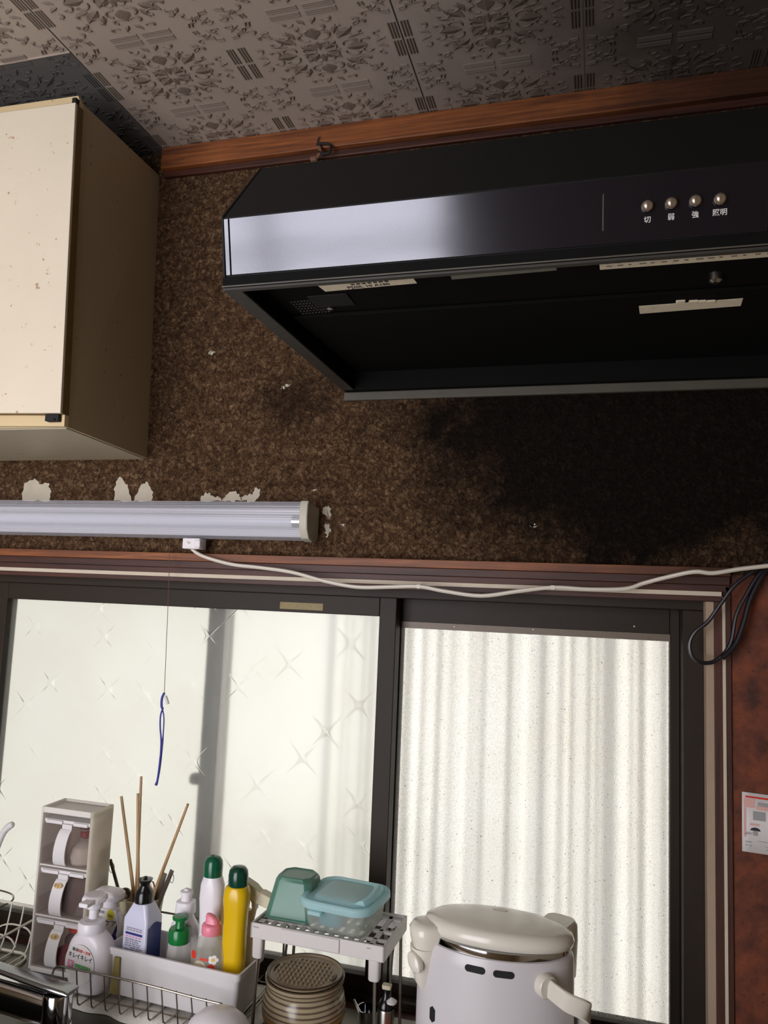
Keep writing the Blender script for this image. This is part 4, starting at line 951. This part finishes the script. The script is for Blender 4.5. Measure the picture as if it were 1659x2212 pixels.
bar(m, lambda u, v: WL(u, v, 0), .001, .019, .8895, .9000-.0005, 0); bar(m, lambda u, v: WL(u, v, 0), .0205, .0211, .80, .900, 1); bar(m, lambda u, v: WL(u, v, 0), -.004, .0211, .9005, .9011, 1)
for k in range(4): bar(m, lambda u, v: WL(u, v, .0004), .003+k*.004, .0055+k*.004, .893, .897, 2)
m.build('label_print', ['ink', 'greyprint', 'paper'], wb, smooth=0)
cx_, cy_ = -.6675, -.081
tb = thing('seasoning_oil_bottle', (cx_, cy_, TZ), 'tall white waisted bottle with a rounded green cap at the back of the tray', 'bottle')
m = M(); bottle(m, cx_, cy_, [(TZ, .040, .028, .012), (TZ+.003, .044, .031, .014), (.86, .044, .031, .015), (.905, .041, .030, .0145), (.93, .0435, .033, .016), (.947, .046, .035, .017), (.970, .044, .035, .017), (.982, .036, .033, .016), (.9865, .031, .031, .0154)]); m.build('body', 'white', tb, smooth=60)
m = M(); m.lathe((cx_-.001, cy_, .986), [(.0168, 0), (.0170, .018), (.0160, .026), (.0120, .032), (.006, .0345), (.0, .035)], 28); m.build('cap', 'dkgreen', tb, smooth=50)
m = M(); m.sheet([V((cx_+.0222, cy_+.0155*math.sin(a), .80+.155*k/6)) for k, a in [(0, -.4), (6, -.4), (6, .4), (0, .4)]]); m.build('side_label', 'yolk', tb, smooth=0)
yx_, yy_ = -.604, -.112
yb = thing('yellow_bottle', (yx_, yy_, TZ), 'yellow squeeze bottle with a dark green cap at the right end of the tray', 'bottle')
m = M(); bottle(m, yx_, yy_, [(TZ, .036, .030, .012), (TZ+.003, .040, .034, .014), (.83, .041, .035, .015), (.875, .041, .035, .015), (.92, .0405, .0345, .015), (.945, .0425, .036, .016), (.965, .0465, .039, .017), (.978, .0455, .0385, .017), (.986, .040, .036, .017), (.989, .033, .033, .0164)]); m.build('body', 'yellow', yb, smooth=60)
m = M(); m.lathe((yx_+.0005, yy_, .9885), [(.0168, 0), (.0172, .002), (.0172, .017), (.0160, .025), (.0115, .0305), (.006, .032), (.0, .0325)], 28); m.build('cap', 'bottlegreen', yb, smooth=50)
kx, ky = -.6455, -.119
kb = thing('baby_wash_bottle', (kx, ky, TZ), 'clear round bottle with pink beak cap and red prints in the white tray', 'bottle')
m = M(); m.lathe((kx, ky, TZ), [(.030, 0), (.034, .003), (.0355, .04), (.0355, .088), (.031, .101), (.019, .111), (.0155, .114), (.0155, .1175)], 36, sy=.62); m.build('body', 'clearpl', kb, smooth=60)
m = M(); m.lathe((kx, ky, TZ+.0008), [(.028, .0), (.0325, .003), (.034, .04), (.034, .084), (.0, .0842)], 36, sy=.60); m.build('liquid', 'clearpl', kb)
m = M(); m.lathe((kx, ky, TZ+.117), [(.0165, 0), (.0172, .002), (.0172, .013), (.0160, .016), (.012, .0175), (.0, .018)], 28)
m.loft([rrect(kx+.001, ky, TZ+0.1340, .025, .018, .008), rrect(kx+.0005, ky, TZ+0.1405, .023, .015, .007), rrect(kx-.003, ky, TZ+0.1455, .0175, .012, .0055), rrect(kx-.006, ky, TZ+0.1490, .009, .007, .003)]); m.build('cap', 'pink', kb, smooth=50)
KL = lambda u, v: V((kx+u, ky-.0003-.0223*math.sqrt(max(.02, 1-(u/.0358)**2)), TZ+v))
m = M(); disc(m, KL, -.0225, .086, .0058, .0068, 0); bar(m, KL, -.008, .007, .0805, .0845, 0); disc(m, KL, .0135, .0705, .0062, .0055, 0)
for a in range(5): disc(m, KL, .0165+.0050*math.cos(a*1.257), .0835+.0045*math.sin(a*1.257), .0038, .0036, 1, 12)
disc(m, lambda u, v: KL(u, v)+V((0, -.0003, 0)), .0165, .0835, .0030, .0028, 2, 12); disc(m, KL, -.0075, .0705, .0125, .009, 3)
m.build('label_print', ['red', 'paper', 'yolk', 'cream'], kb, smooth=0)
# cream trigger sprayer at the back of the tray
vx, vy = -.610, -.076
vb = thing('trigger_sprayer', (vx, vy, TZ), 'cream trigger spray bottle pointing right, behind the yellow bottle', 'spray bottle')
m = M(); bottle(m, vx+.004, vy, [(TZ, .046, .020, .008), (TZ+.003, .050, .022, .009), (.885, .050, .022, .009), (.915, .032, .020, .009), (.935, .026, .020, .009)]); m.build('body', 'cream', vb, smooth=50)
m = M(); Yv = vy
def hs(px, py, w, h, rot_=-.5):
    c = at(px, py, Yv); d = V((math.cos(rot_), 0, math.sin(rot_))); n_ = V((-d.z, 0, d.x)); return [c+n_*(h*a)+V((0, w*b, 0)) for a, b in ((-.5, -.5), (-.5, .5), (.5, .5), (.5, -.5))]
m.loft([hs(498, 1905, .020, .024), hs(520, 1912, .022, .032), hs(545, 1925, .022, .026), hs(560, 1934, .018, .018), hs(563, 1936, .022, .022), hs(588, 1949, .020, .020)]); m.build('spray_head', 'cream', vb, bevel=.002)
m = M(); m.tube(smoothpath([at(546, 1938, Yv), at(551, 1952, Yv), at(548, 1968, Yv), at(544, 1985, Yv), at(543, 1998, Yv)], 5), [.006]*8+[.0045]*9+[.003]*4, 10, flat=1.4); m.build('trigger', 'cream', vb)

# ---- shelf on steel legs
shx0, shx1, shy0, shy1 = -.549, -.316, -.170, -.040; shz = .9505; srot = math.radians(-2)
SC = V((-.4325, -.105, 0))
def sp_(x, y, z):
    d = V((x, y, 0))-SC; c, s_ = math.cos(srot), math.sin(srot); return V((SC.x+d.x*c-d.y*s_, SC.y+d.x*s_+d.y*c, z))
def sbox(m, x0, x1, y0, y1, z0, z1, mi=0): m.hull([sp_(x0, y0, z0), sp_(x1, y0, z0), sp_(x1, y1, z0), sp_(x0, y1, z0), sp_(x0, y0, z1), sp_(x1, y0, z1), sp_(x1, y1, z1), sp_(x0, y1, z1)], mi)
sh = thing('stacking_shelf', (SC.x, SC.y, CZ), 'pale slatted plastic shelf on thin steel legs carrying food boxes', 'shelf')
m = M(); z0, z1 = shz-.020, shz+.004
sbox(m, shx0, shx1, shy0, shy0+.004, z0, z1); sbox(m, shx0, shx1, shy1-.004, shy1, z0, z1); sbox(m, shx0, shx0+.004, shy0, shy1, z0, z1); sbox(m, shx1-.004, shx1, shy0, shy1, z0, z1)
sbox(m, shx0+.004, shx1-.004, shy0+.004, shy0+.016, shz-.004, shz); sbox(m, shx0+.004, shx1-.004, shy0+.030, shy0+.036, shz-.005, shz); sbox(m, shx0+.004, shx1-.004, -.108, -.100, shz-.005, shz); sbox(m, shx0+.004, shx1-.004, shy1-.016, shy1-.004, shz-.004, shz); sbox(m, shx0+.004, shx0+.016, shy0, shy1, shz-.004, shz); sbox(m, shx1-.030, shx1-.022, shy0, shy1, shz-.004, shz)
k = shx0+.028
while k < shx1-.035: sbox(m, k, k+.0085, shy0+.004, shy1-.004, shz-.004, shz-.0003); k += .0172
# thicker bar along the front with a row of slots
sbox(m, shx0+.055, shx1-.075, shy0-.002, shy0, z0+.002, z1-.001)
m.build('slatted_top', 'shelf', sh, bevel=.0012)
for (x, y, zt, sl) in ((shx0+.012, shy0+.010, z0, 1), (shx1-.018, shy0+.010, z0, 1), (shx0+.030, shy1-.010, z0, 0), (shx1-.008, shy1-.008, z0, 0)):
    p = sp_(x, y, 0); q = p + V((-.004 if x < -.45 else .004, 0, 0)); m = M(); m.tube([(p.x, p.y, zt+.002), (q.x, q.y, CZ+.0003)], .0027, 10)
    if not sl: m.tube(smoothpath([(p.x-.012, p.y, zt+.002), (p.x-.010, p.y-.006, zt-.01), (p.x-.013, p.y-.008, zt-.06), (q.x-.016, q.y-.008, CZ+.0003)], 5), .0024, 8)
    lg = m.build('leg', 'wire', sh)
    if sl: m = M(); bottle(m, p.x, p.y, [(zt-.032, .016, .014, .005), (zt-.030, .018, .016, .005), (zt+.001, .019, .017, .005)]); m.build('leg_sleeve', 'shelf', lg, smooth=40)
# ---- mint tub upside down
mx, my = -.500, -.092; mz = shz+.0003
mt = thing('mint_tub', (mx, my, mz), 'mint green plastic tub turned upside down on the stacking shelf', 'tub')
def oct_(z, w, d, c, X=mx, Y=my): return [V((X+x, Y+y, z)) for x, y in ((w/2, -d/2+c), (w/2, d/2-c), (w/2-c, d/2), (-w/2+c, d/2), (-w/2, d/2-c), (-w/2, -d/2+c), (-w/2+c, -d/2), (w/2-c, -d/2))]
m = M(); m.loft([oct_(mz, .094, .086, .012), oct_(mz+.003, .094, .086, .012), oct_(mz+.0035, .089, .081, .011), oct_(mz+.058, .066, .060, .010), oct_(mz+.064, .060, .054, .012), oct_(mz+.0655, .054, .048, .011), oct_(mz+.0635, .051, .045, .010)]); m.build('body', 'mint', mt, bevel=.0012, smooth=35)
# ---- lidded food box
fxb, fyb = -.4075, -.103; fz = shz+.0003; frot = math.radians(-6)
fb = thing('food_container', (fxb, fyb, fz), 'clear plastic food box with a pale blue lid on the stacking shelf', 'food box')
def fr(z, w, d, r): return rrect(fxb, fyb, z, w, d, r, 6, frot)
m = M(); m.loft([fr(fz, .096, .094, .014), fr(fz+.002, .102, .100, .018), fr(fz+.040, .118, .116, .024), fr(fz+.042, .124, .122, .026), fr(fz+.042, .115, .113, .024), fr(fz+.003, .099, .097, .017)]); m.build('box', 'clearpl', fb, smooth=40)
m = M(); m.loft([fr(fz+.038, .130, .128, .030), fr(fz+.039, .131, .129, .030), fr(fz+.0475, .130, .128, .030), fr(fz+.0495, .126, .124, .028), fr(fz+.0495, .119, .117, .026), fr(fz+.046, .116, .114, .025), fr(fz+.0455, .090, .088, .016), fr(fz+.0505, .084, .082, .014), fr(fz+.0515, .080, .078, .012)]); ld = m.build('lid', 'lidblue', fb, smooth=40)
m = M(); m.loft([fr(fz+.0518, .078, .076, .010), fr(fz+.0522, .076, .074, .010)]); m.build('lid_window', 'lidtop', ld)
m = M(); c, s_ = math.cos(frot), math.sin(frot)
def fl2(x, y, z): return V((fxb+x*c-y*s_, fyb+x*s_+y*c, z))
R = []
for k in range(9):
    v = -.5+k/8; xo = .040+.008*math.cos(v*2.6); R.append([fl2(xo-.010, v*.084, fz+.0500), fl2(xo, v*.084, fz+.0565), fl2(xo+.006, v*.084, fz+.0565), fl2(xo+.010, v*.084, fz+.0495)])
m.loft(R); m.build('lid_ridge', 'lidblue', ld, smooth=60)
m = M(); a = fl2(-.034, -.0655, 0); m.hull([fl2(-.037, -.070, fz+.031), fl2(-.014, -.070, fz+.031), fl2(-.014, -.060, fz+.031), fl2(-.037, -.060, fz+.031), fl2(-.037, -.070, fz+.0375), fl2(-.014, -.070, fz+.0375), fl2(-.014, -.060, fz+.0375), fl2(-.037, -.060, fz+.0375)]); m.build('lid_tab', 'lidblue', ld, bevel=.0015)
m = M(); p = fl2(-.012, -.020, 0); bottle(m, p.x, p.y, [(fz+.0035, .036, .032, .012), (fz+.006, .042, .038, .013), (fz+.030, .048, .044, .013), (fz+.030, .044, .040, .012), (fz+.007, .038, .034, .011)], frot); tag(m.build('small_tub', 'tealdeep'), 'small deep teal tub shut inside the clear food box', 'tub')
# ---- striped crock with grater plate on top
kx, ky, kz = -.4705, -.112, CZ+.0004
ck = thing('striped_crock', (kx, ky, kz), 'round striped brown glazed pot standing under the stacking shelf', 'pot')
m = M(); hh = .8635-kz
m.lathe((kx, ky, kz), [(.046, 0), (.050, .002), (.0625, .020), (.0695, .040), (.0700, .056), (.0665, .072), (.0620, .080), (.0635, hh-.012), (.0665, hh-.006), (.0670, hh-.001), (.0645, hh), (.0600, hh-.003), (.0585, hh-.02), (.060, .060), (.055, .022), (.0, .010)], 56)
o = m.build('body', 'crock', ck, smooth=60)
gz = kz+hh+.0004
gr = thing('grater_plate', (kx, ky, gz), 'round brown grater plate with rows of teeth lying on the striped pot', 'grater')
m = M(); m.lathe((kx, ky, gz), [(.0560, 0), (.0625, .0), (.0640, .003), (.0625, .0045), (.0605, .0040), (.0590, .0015), (.0, .0015)], 56, cap0=True); m.build('plate', 'gratebrown', gr, smooth=40)
m = M(); m.lathe((kx, ky, gz+.0030), [(.0620, 0), (.0642, .0004), (.0646, .0018), (.0625, .0026)], 56, cap0=False, cap1=False); m.build('rim', 'gratedk', gr)
m = M()
for i in range(-6, 7):
    for j in range(-7, 8):
        x, y = i*.0077+(.0018 if j % 2 else 0), j*.0062
        if x*x/(.051**2)+y*y/(.050**2) > 1: continue
        m.loft([[V((kx+x-.0022, ky+y-.0018, gz+.0016)), V((kx+x+.0022, ky+y-.0018, gz+.0016)), V((kx+x+.0016, ky+y+.0012, gz+.0016)), V((kx+x-.0016, ky+y+.0012, gz+.0016))], [V((kx+x-.0012, ky+y-.0019, gz+.0044)), V((kx+x+.0012, ky+y-.0019, gz+.0044)), V((kx+x+.0008, ky+y-.0010, gz+.0044)), V((kx+x-.0008, ky+y-.0010, gz+.0044))]])
m.build('teeth', 'gratebrown', gr, smooth=0)
for s_ in (-1, 1):
    m = M(); m.tube([V((kx+s_*(.050+.0035*math.cos(a)), ky-.0015+.012*math.sin(a), gz+.0030)) for a in [k*.4-1.2 for k in range(7)]], .0012, 6)
    m.build('grip_slot', 'gratedk', gr)
# ---- oil pourer, steel cup, dark rack bar, orange box
ox, oy = -.340, -.066
op = thing('oil_pourer', (ox, oy, CZ), 'steel oil bottle with black pourer top standing behind the right shelf leg', 'bottle')
m = M(); m.lathe((ox, oy, CZ+.0003), [(.0135, 0), (.0145, .001), (.0145, .043), (.0135, .046)], 28); m.build('body', 'steel', op)
m = M(); m.lathe((ox, oy, CZ+.046), [(.0145, 0), (.0145, .006), (.0100, .013), (.0062, .018), (.0062, .030)], 24); m.build('neck', 'black', op, smooth=50)
m = M(); bottle(m, ox+.0005, oy, [(CZ+.0762, .015, .012, .003), (CZ+.083, .016, .013, .003)]); m.build('pourer_cap', 'cream', op, bevel=.001)
m = M(); m.lathe((ox+.011, oy-.006, CZ+.058), [(.0085, 0), (.0088, .003), (.003, .007), (.0, .009)], 18); m.build('side_cap', 'offwhite', op)
sx2, sy2 = -.375, -.050
cu_ = thing('steel_cup', (sx2, sy2, CZ), 'small bright steel cup with a thin handle behind the striped pot', 'cup')
m = M(); m.lathe((sx2, sy2, CZ+.0003), [(.016, 0), (.018, .002), (.0185, .030), (.0195, .032), (.0180, .032), (.0170, .004), (.0, .004)], 28); m.build('body', 'chrome', cu_, smooth=45)
m = M(); flatbar(m, (sx2-.012, sy2-.012, CZ+.029), (sx2-.024, sy2-.010, CZ+.046), .0022, .0016); m.build('handle', 'steel', cu_)
m = M(); m.box(-.29-.055, -.262, -.175, -.09, CZ+.0003, CZ+.017)
tag(m.build('orange_box', 'orange', bevel=.003), 'flat orange plastic box lying between the steel oil bottle and the hot water pot', 'box')
# ---- hot water pot
px_, py_, rx, ry = -.1475, -.166, .1180, .073; sY = ry/rx
hp = thing('hot_water_pot', (px_, py_, CZ), 'white electric hot water pot with folded carrying handle in front of the right pane', 'kettle')
m = M(); m.lathe((px_, py_, CZ+.0003), [(.108, 0), (.112, .003), (.1165, .02), (.1180, .10), (.1175, .204), (.1165, .217), (.113, .223), (.108, .224), (.105, .220), (.0, .218)], 72, sy=sY); m.build('body', 'kettle', hp, smooth=50)
m = M(); m.lathe((px_, py_, CZ+.222), [(.1085, -.003), (.1095, .003), (.1085, .011), (.100, .012)], 72, sy=sY); m.build('steel_ring', 'chrome', hp, smooth=50)
def EL(cx, cy, z, a, b, n=64): return [V((cx+a*math.cos(2*PI*k/n), cy+b*.83*math.sin(2*PI*k/n), z-.07*b*.83*math.sin(2*PI*k/n))) for k in range(n)]
m = M(); lz = CZ+.2300; lx = px_+.004
m.loft([EL(lx, py_, lz, .104, .075), EL(lx, py_, lz+.002, .111, .081), EL(lx, py_, lz+.010, .1135, .083), EL(lx, py_, lz+.019, .110, .080), EL(lx, py_, lz+.0245, .098, .071), EL(lx, py_, lz+.0275, .076, .055), EL(lx, py_, lz+.0288, .045, .031), EL(lx, py_, lz+.0290, .012, .008)]); ld = m.build('lid', 'kettlelid', hp, smooth=60)
m = M(); m.lathe((lx, py_+.03, lz+.0262), [(.0, 0), (.011, .0003), (.012, .0012), (.010, .0016), (.0, .0016)], 24, sy=.45); m.build('steam_vent', 'kettlelid', ld)
# spout housing at the left with its lock
qx_, qy_ = px_-.099, py_-.030
m = M(); bottle(m, qx_, qy_, [(CZ+.152, .020, .014, .006), (CZ+.164, .034, .026, .012), (CZ+.189, .046, .036, .017), (CZ+.211, .050, .044, .02), (CZ+.213, .050, .044, .02)], math.radians(25)); bottle(m, qx_+.003, qy_+.002, [(CZ+.2135, .050, .046, .02), (CZ+.227, .058, .052, .024), (CZ+.239, .062, .054, .026), (CZ+.2465, .050, .044, .02), (CZ+.2485, .030, .026, .012)], math.radians(25)); m.build('spout_housing', 'kettlelid', hp, smooth=60)
m = M(); P0 = V((qx_-.012, qy_-.022, CZ+.196)); m.lathe(P0, [(.010, -.004), (.0105, .004), (.0085, .0065), (.0, .007)], 20, sy=1.5, ax=(-.45, -.85, .1)); m.build('lock_button', 'kettlelid', hp, smooth=50)
# hinge block at the right rear
m = M(); bottle(m, px_+.090, py_+.040, [(CZ+.170, .050, .055, .014), (CZ+.222, .054, .060, .016), (CZ+.244, .052, .060, .016), (CZ+.250, .044, .052, .014)], math.radians(-20)); m.build('hinge_block', 'kettlelid', hp, smooth=50)
# slots in the wall of the pot
def wall_(a, z, d=0): return V((px_+(rx+d)*math.cos(a), py_+(ry+d)*math.sin(a), z))
def slot(a0, a1, z, h, name='slot', tilt=0):
    m = M(); n = 12; hw = h/2
    ring = [(a0+(hw/rx)*(1-math.cos(t)) , z+hw*math.sin(t)) for t in [PI/2+PI*k/8 for k in range(9)]] if False else None
    pts = []
    da = hw/rx
    for k in range(9): t = -PI/2+PI*k/8; pts.append((a1-da+da*math.cos(t), z+hw*math.sin(t)))
    for k in range(9): t = PI/2+PI*k/8; pts.append((a0+da+da*math.cos(t), z+hw*math.sin(t)))
    m.loft([[wall_(a, zz_+tilt*(a-a0), .0004) for a, zz_ in pts], [wall_(a, zz_+tilt*(a-a0), -.003) for a, zz_ in pts]]); return m.build(name, 'blackmatt', hp, smooth=0)
def ang(px, py):
    # where the sight line meets the pot wall
    d = ray(px, py); A = (d.x/rx)**2+(d.y/ry)**2; o = CAM-V((px_, py_, 0)); B = 2*(o.x*d.x/rx**2+o.y*d.y/ry**2); Cc = (o.x/rx)**2+(o.y/ry)**2-1
    D = B*B-4*A*Cc; k = (-B-math.sqrt(max(D, 0)))/(2*A); p = CAM+d*k; return math.atan2((p.y-py_)/ry, (p.x-px_)/rx), p.z
a0, z0_ = ang(1004, 2090); a1, z1_ = ang(1048, 2098); slot(a0, a1, (z0_+z1_)/2, .0095)
a0, z0_ = ang(1065, 2103); a1, z1_ = ang(1111, 2108); slot(a0, a1, (z0_+z1_)/2, .0095)
m = M(); a0, z0_ = ang(929, 2170); a1, z1_ = ang(939, 2212)
m.loft([[wall_(a, z, .0004) for a, z in ((a0, z0_-.004), ((a0+a1)/2, z0_), (a1, z0_-.004), (a1, z1_+.004), ((a0+a1)/2, z1_), (a0, z1_+.004))], [wall_(a, z, -.003) for a, z in ((a0, z0_-.004), ((a0+a1)/2, z0_), (a1, z0_-.004), (a1, z1_+.004), ((a0+a1)/2, z1_), (a0, z1_+.004))]]); m.build('water_gauge', 'blackmatt', hp, smooth=0)
# carrying handle swung down to the right
a, zc = ang(1178, 2128); pv = wall_(a, zc)
pb_ = wall_(a+2.2, zc); 
m = M()
hw1 = pv+V((.004, -.006, 0)); e1 = at(1225, 2165, hw1.y-.012); e2 = at(1268, 2186, hw1.y-.004); e3 = V((e2.x-.002, e2.y+.035, e2.z-.030)); e4 = V((e2.x-.022, e2.y+.10, e2.z-.055)); e5 = V((pv.x-.02, py_+.10, zc-.04))
pth = smoothpath([hw1, e1, e2, e3, e4, e5], 7); Rg = []
for i, p in enumerate(pth):
    tg = ((pth[min(i+1, len(pth)-1)]-pth[max(i-1, 0)])).normalized(); up = V((0, 0, 1)); up = (up-tg*up.dot(tg)).normalized(); sd = tg.cross(up)
    w = .0135; Rg.append([p+up*w*.95+sd*.003, p+up*w*.95-sd*.003, p-up*w*.95-sd*.003, p-up*w*.95+sd*.003])
m.loft(Rg); m.build('carry_handle', 'kettlelid', hp, bevel=.002, smooth=50)
m = M(); nrm = V((math.cos(a), math.sin(a), 0)); m.lathe(pv-nrm*.004, [(.0165, 0), (.0165, .010), (.0145, .013), (.0, .0135)], 24, ax=nrm); m.build('handle_pivot', 'kettlelid', hp, smooth=45)
# ---- left edge: dish rack and the ladle standing in it
dx0, dx1, dy0, dy1 = -1.42, -1.050, -.26, -.02
dk = thing('dish_rack', ((dx0+dx1)/2, (dy0+dy1)/2, CZ), 'white coated wire dish rack at the left edge beside the seasoning tower', 'dish rack')
m = M()
for z, o_ in ((CZ+.085, 0), (CZ+.004, .02)):
    m.tube([p for p in rrect((dx0+dx1)/2, (dy0+dy1)/2, z, dx1-dx0-o_*2, dy1-dy0-o_*2, .03, 6)], .0024, 8, closed=True)
m.build('rim', 'whitewire', dk)
for k in range(11):
    x = dx0+.035+k*(dx1-dx0-.07)/10
    m = M(); m.tube(smoothpath([(x, dy0, CZ+.085), (x, dy0+.012, CZ+.03), (x, dy0+.024, CZ+.006), (x, dy0+.05, CZ+.0045), (x, dy1-.05, CZ+.0045), (x, dy1-.024, CZ+.006), (x, dy1-.012, CZ+.03), (x, dy1, CZ+.085)], 4), .0016, 6); m.build('rack_wire', 'whitewire', dk)
m = M()
for y in (-.20, -.155, -.11, -.065): m.tube(smoothpath([(dx1-.004, y, CZ+.05), (dx1-.02, y, CZ+.064), (dx1-.06, y, CZ+.066), (dx1-.09, y, CZ+.05), (dx1-.10, y, CZ+.006)], 4), .0016, 6)
m.build('plate_divider', 'whitewire', dk)
lx_, ly_ = xx(-30, 1900, -.05), -.05
ll = thing('plastic_ladle', (lx_, ly_, CZ+.006), 'white plastic ladle handle curving up at the left edge before the frosted pane', 'ladle')
m = M(); pts = [V((lx_-.02, ly_-.03, CZ+.012)), V((lx_-.014, ly_-.02, .88)), at(-22, 1880, ly_), at(-6, 1830, ly_), at(8, 1798, ly_), at(20, 1785, ly_), at(29, 1780, ly_)]
m.tube(smoothpath(pts, 6), [.005]*13+[.0062]*12+[.0068]*8+[.0066, .006, .005, .0025], 12); m.build('handle', 'offwhite', ll)
m = M(); m.lathe((lx_-.03, ly_-.035, CZ+.028), [(.0, -.020), (.015, -.017), (.026, -.006), (.028, .004), (.026, .004), (.014, -.013), (.0, -.016)], 24); m.build('scoop', 'offwhite', ll)
m = M(); hw = [at(-30, 1918, .025), at(-5, 1922, .025), at(22, 1930, .025), at(29, 1938, .025), at(24, 1947, .025), at(-5, 1962, .025), at(-34, 1978, .025)]
dz_ = [V((hw[0].x-.03, .025, hw[0].z)), *hw, V((hw[-1].x, .025, CZ+.008)), V((hw[-1].x, .02, CZ+.0015))]
m.tube(smoothpath(dz_, 5), .0017, 8); tag(m.build('wire_stand', 'wire'), 'bent steel wire loop of a stand at the left edge', 'stand')
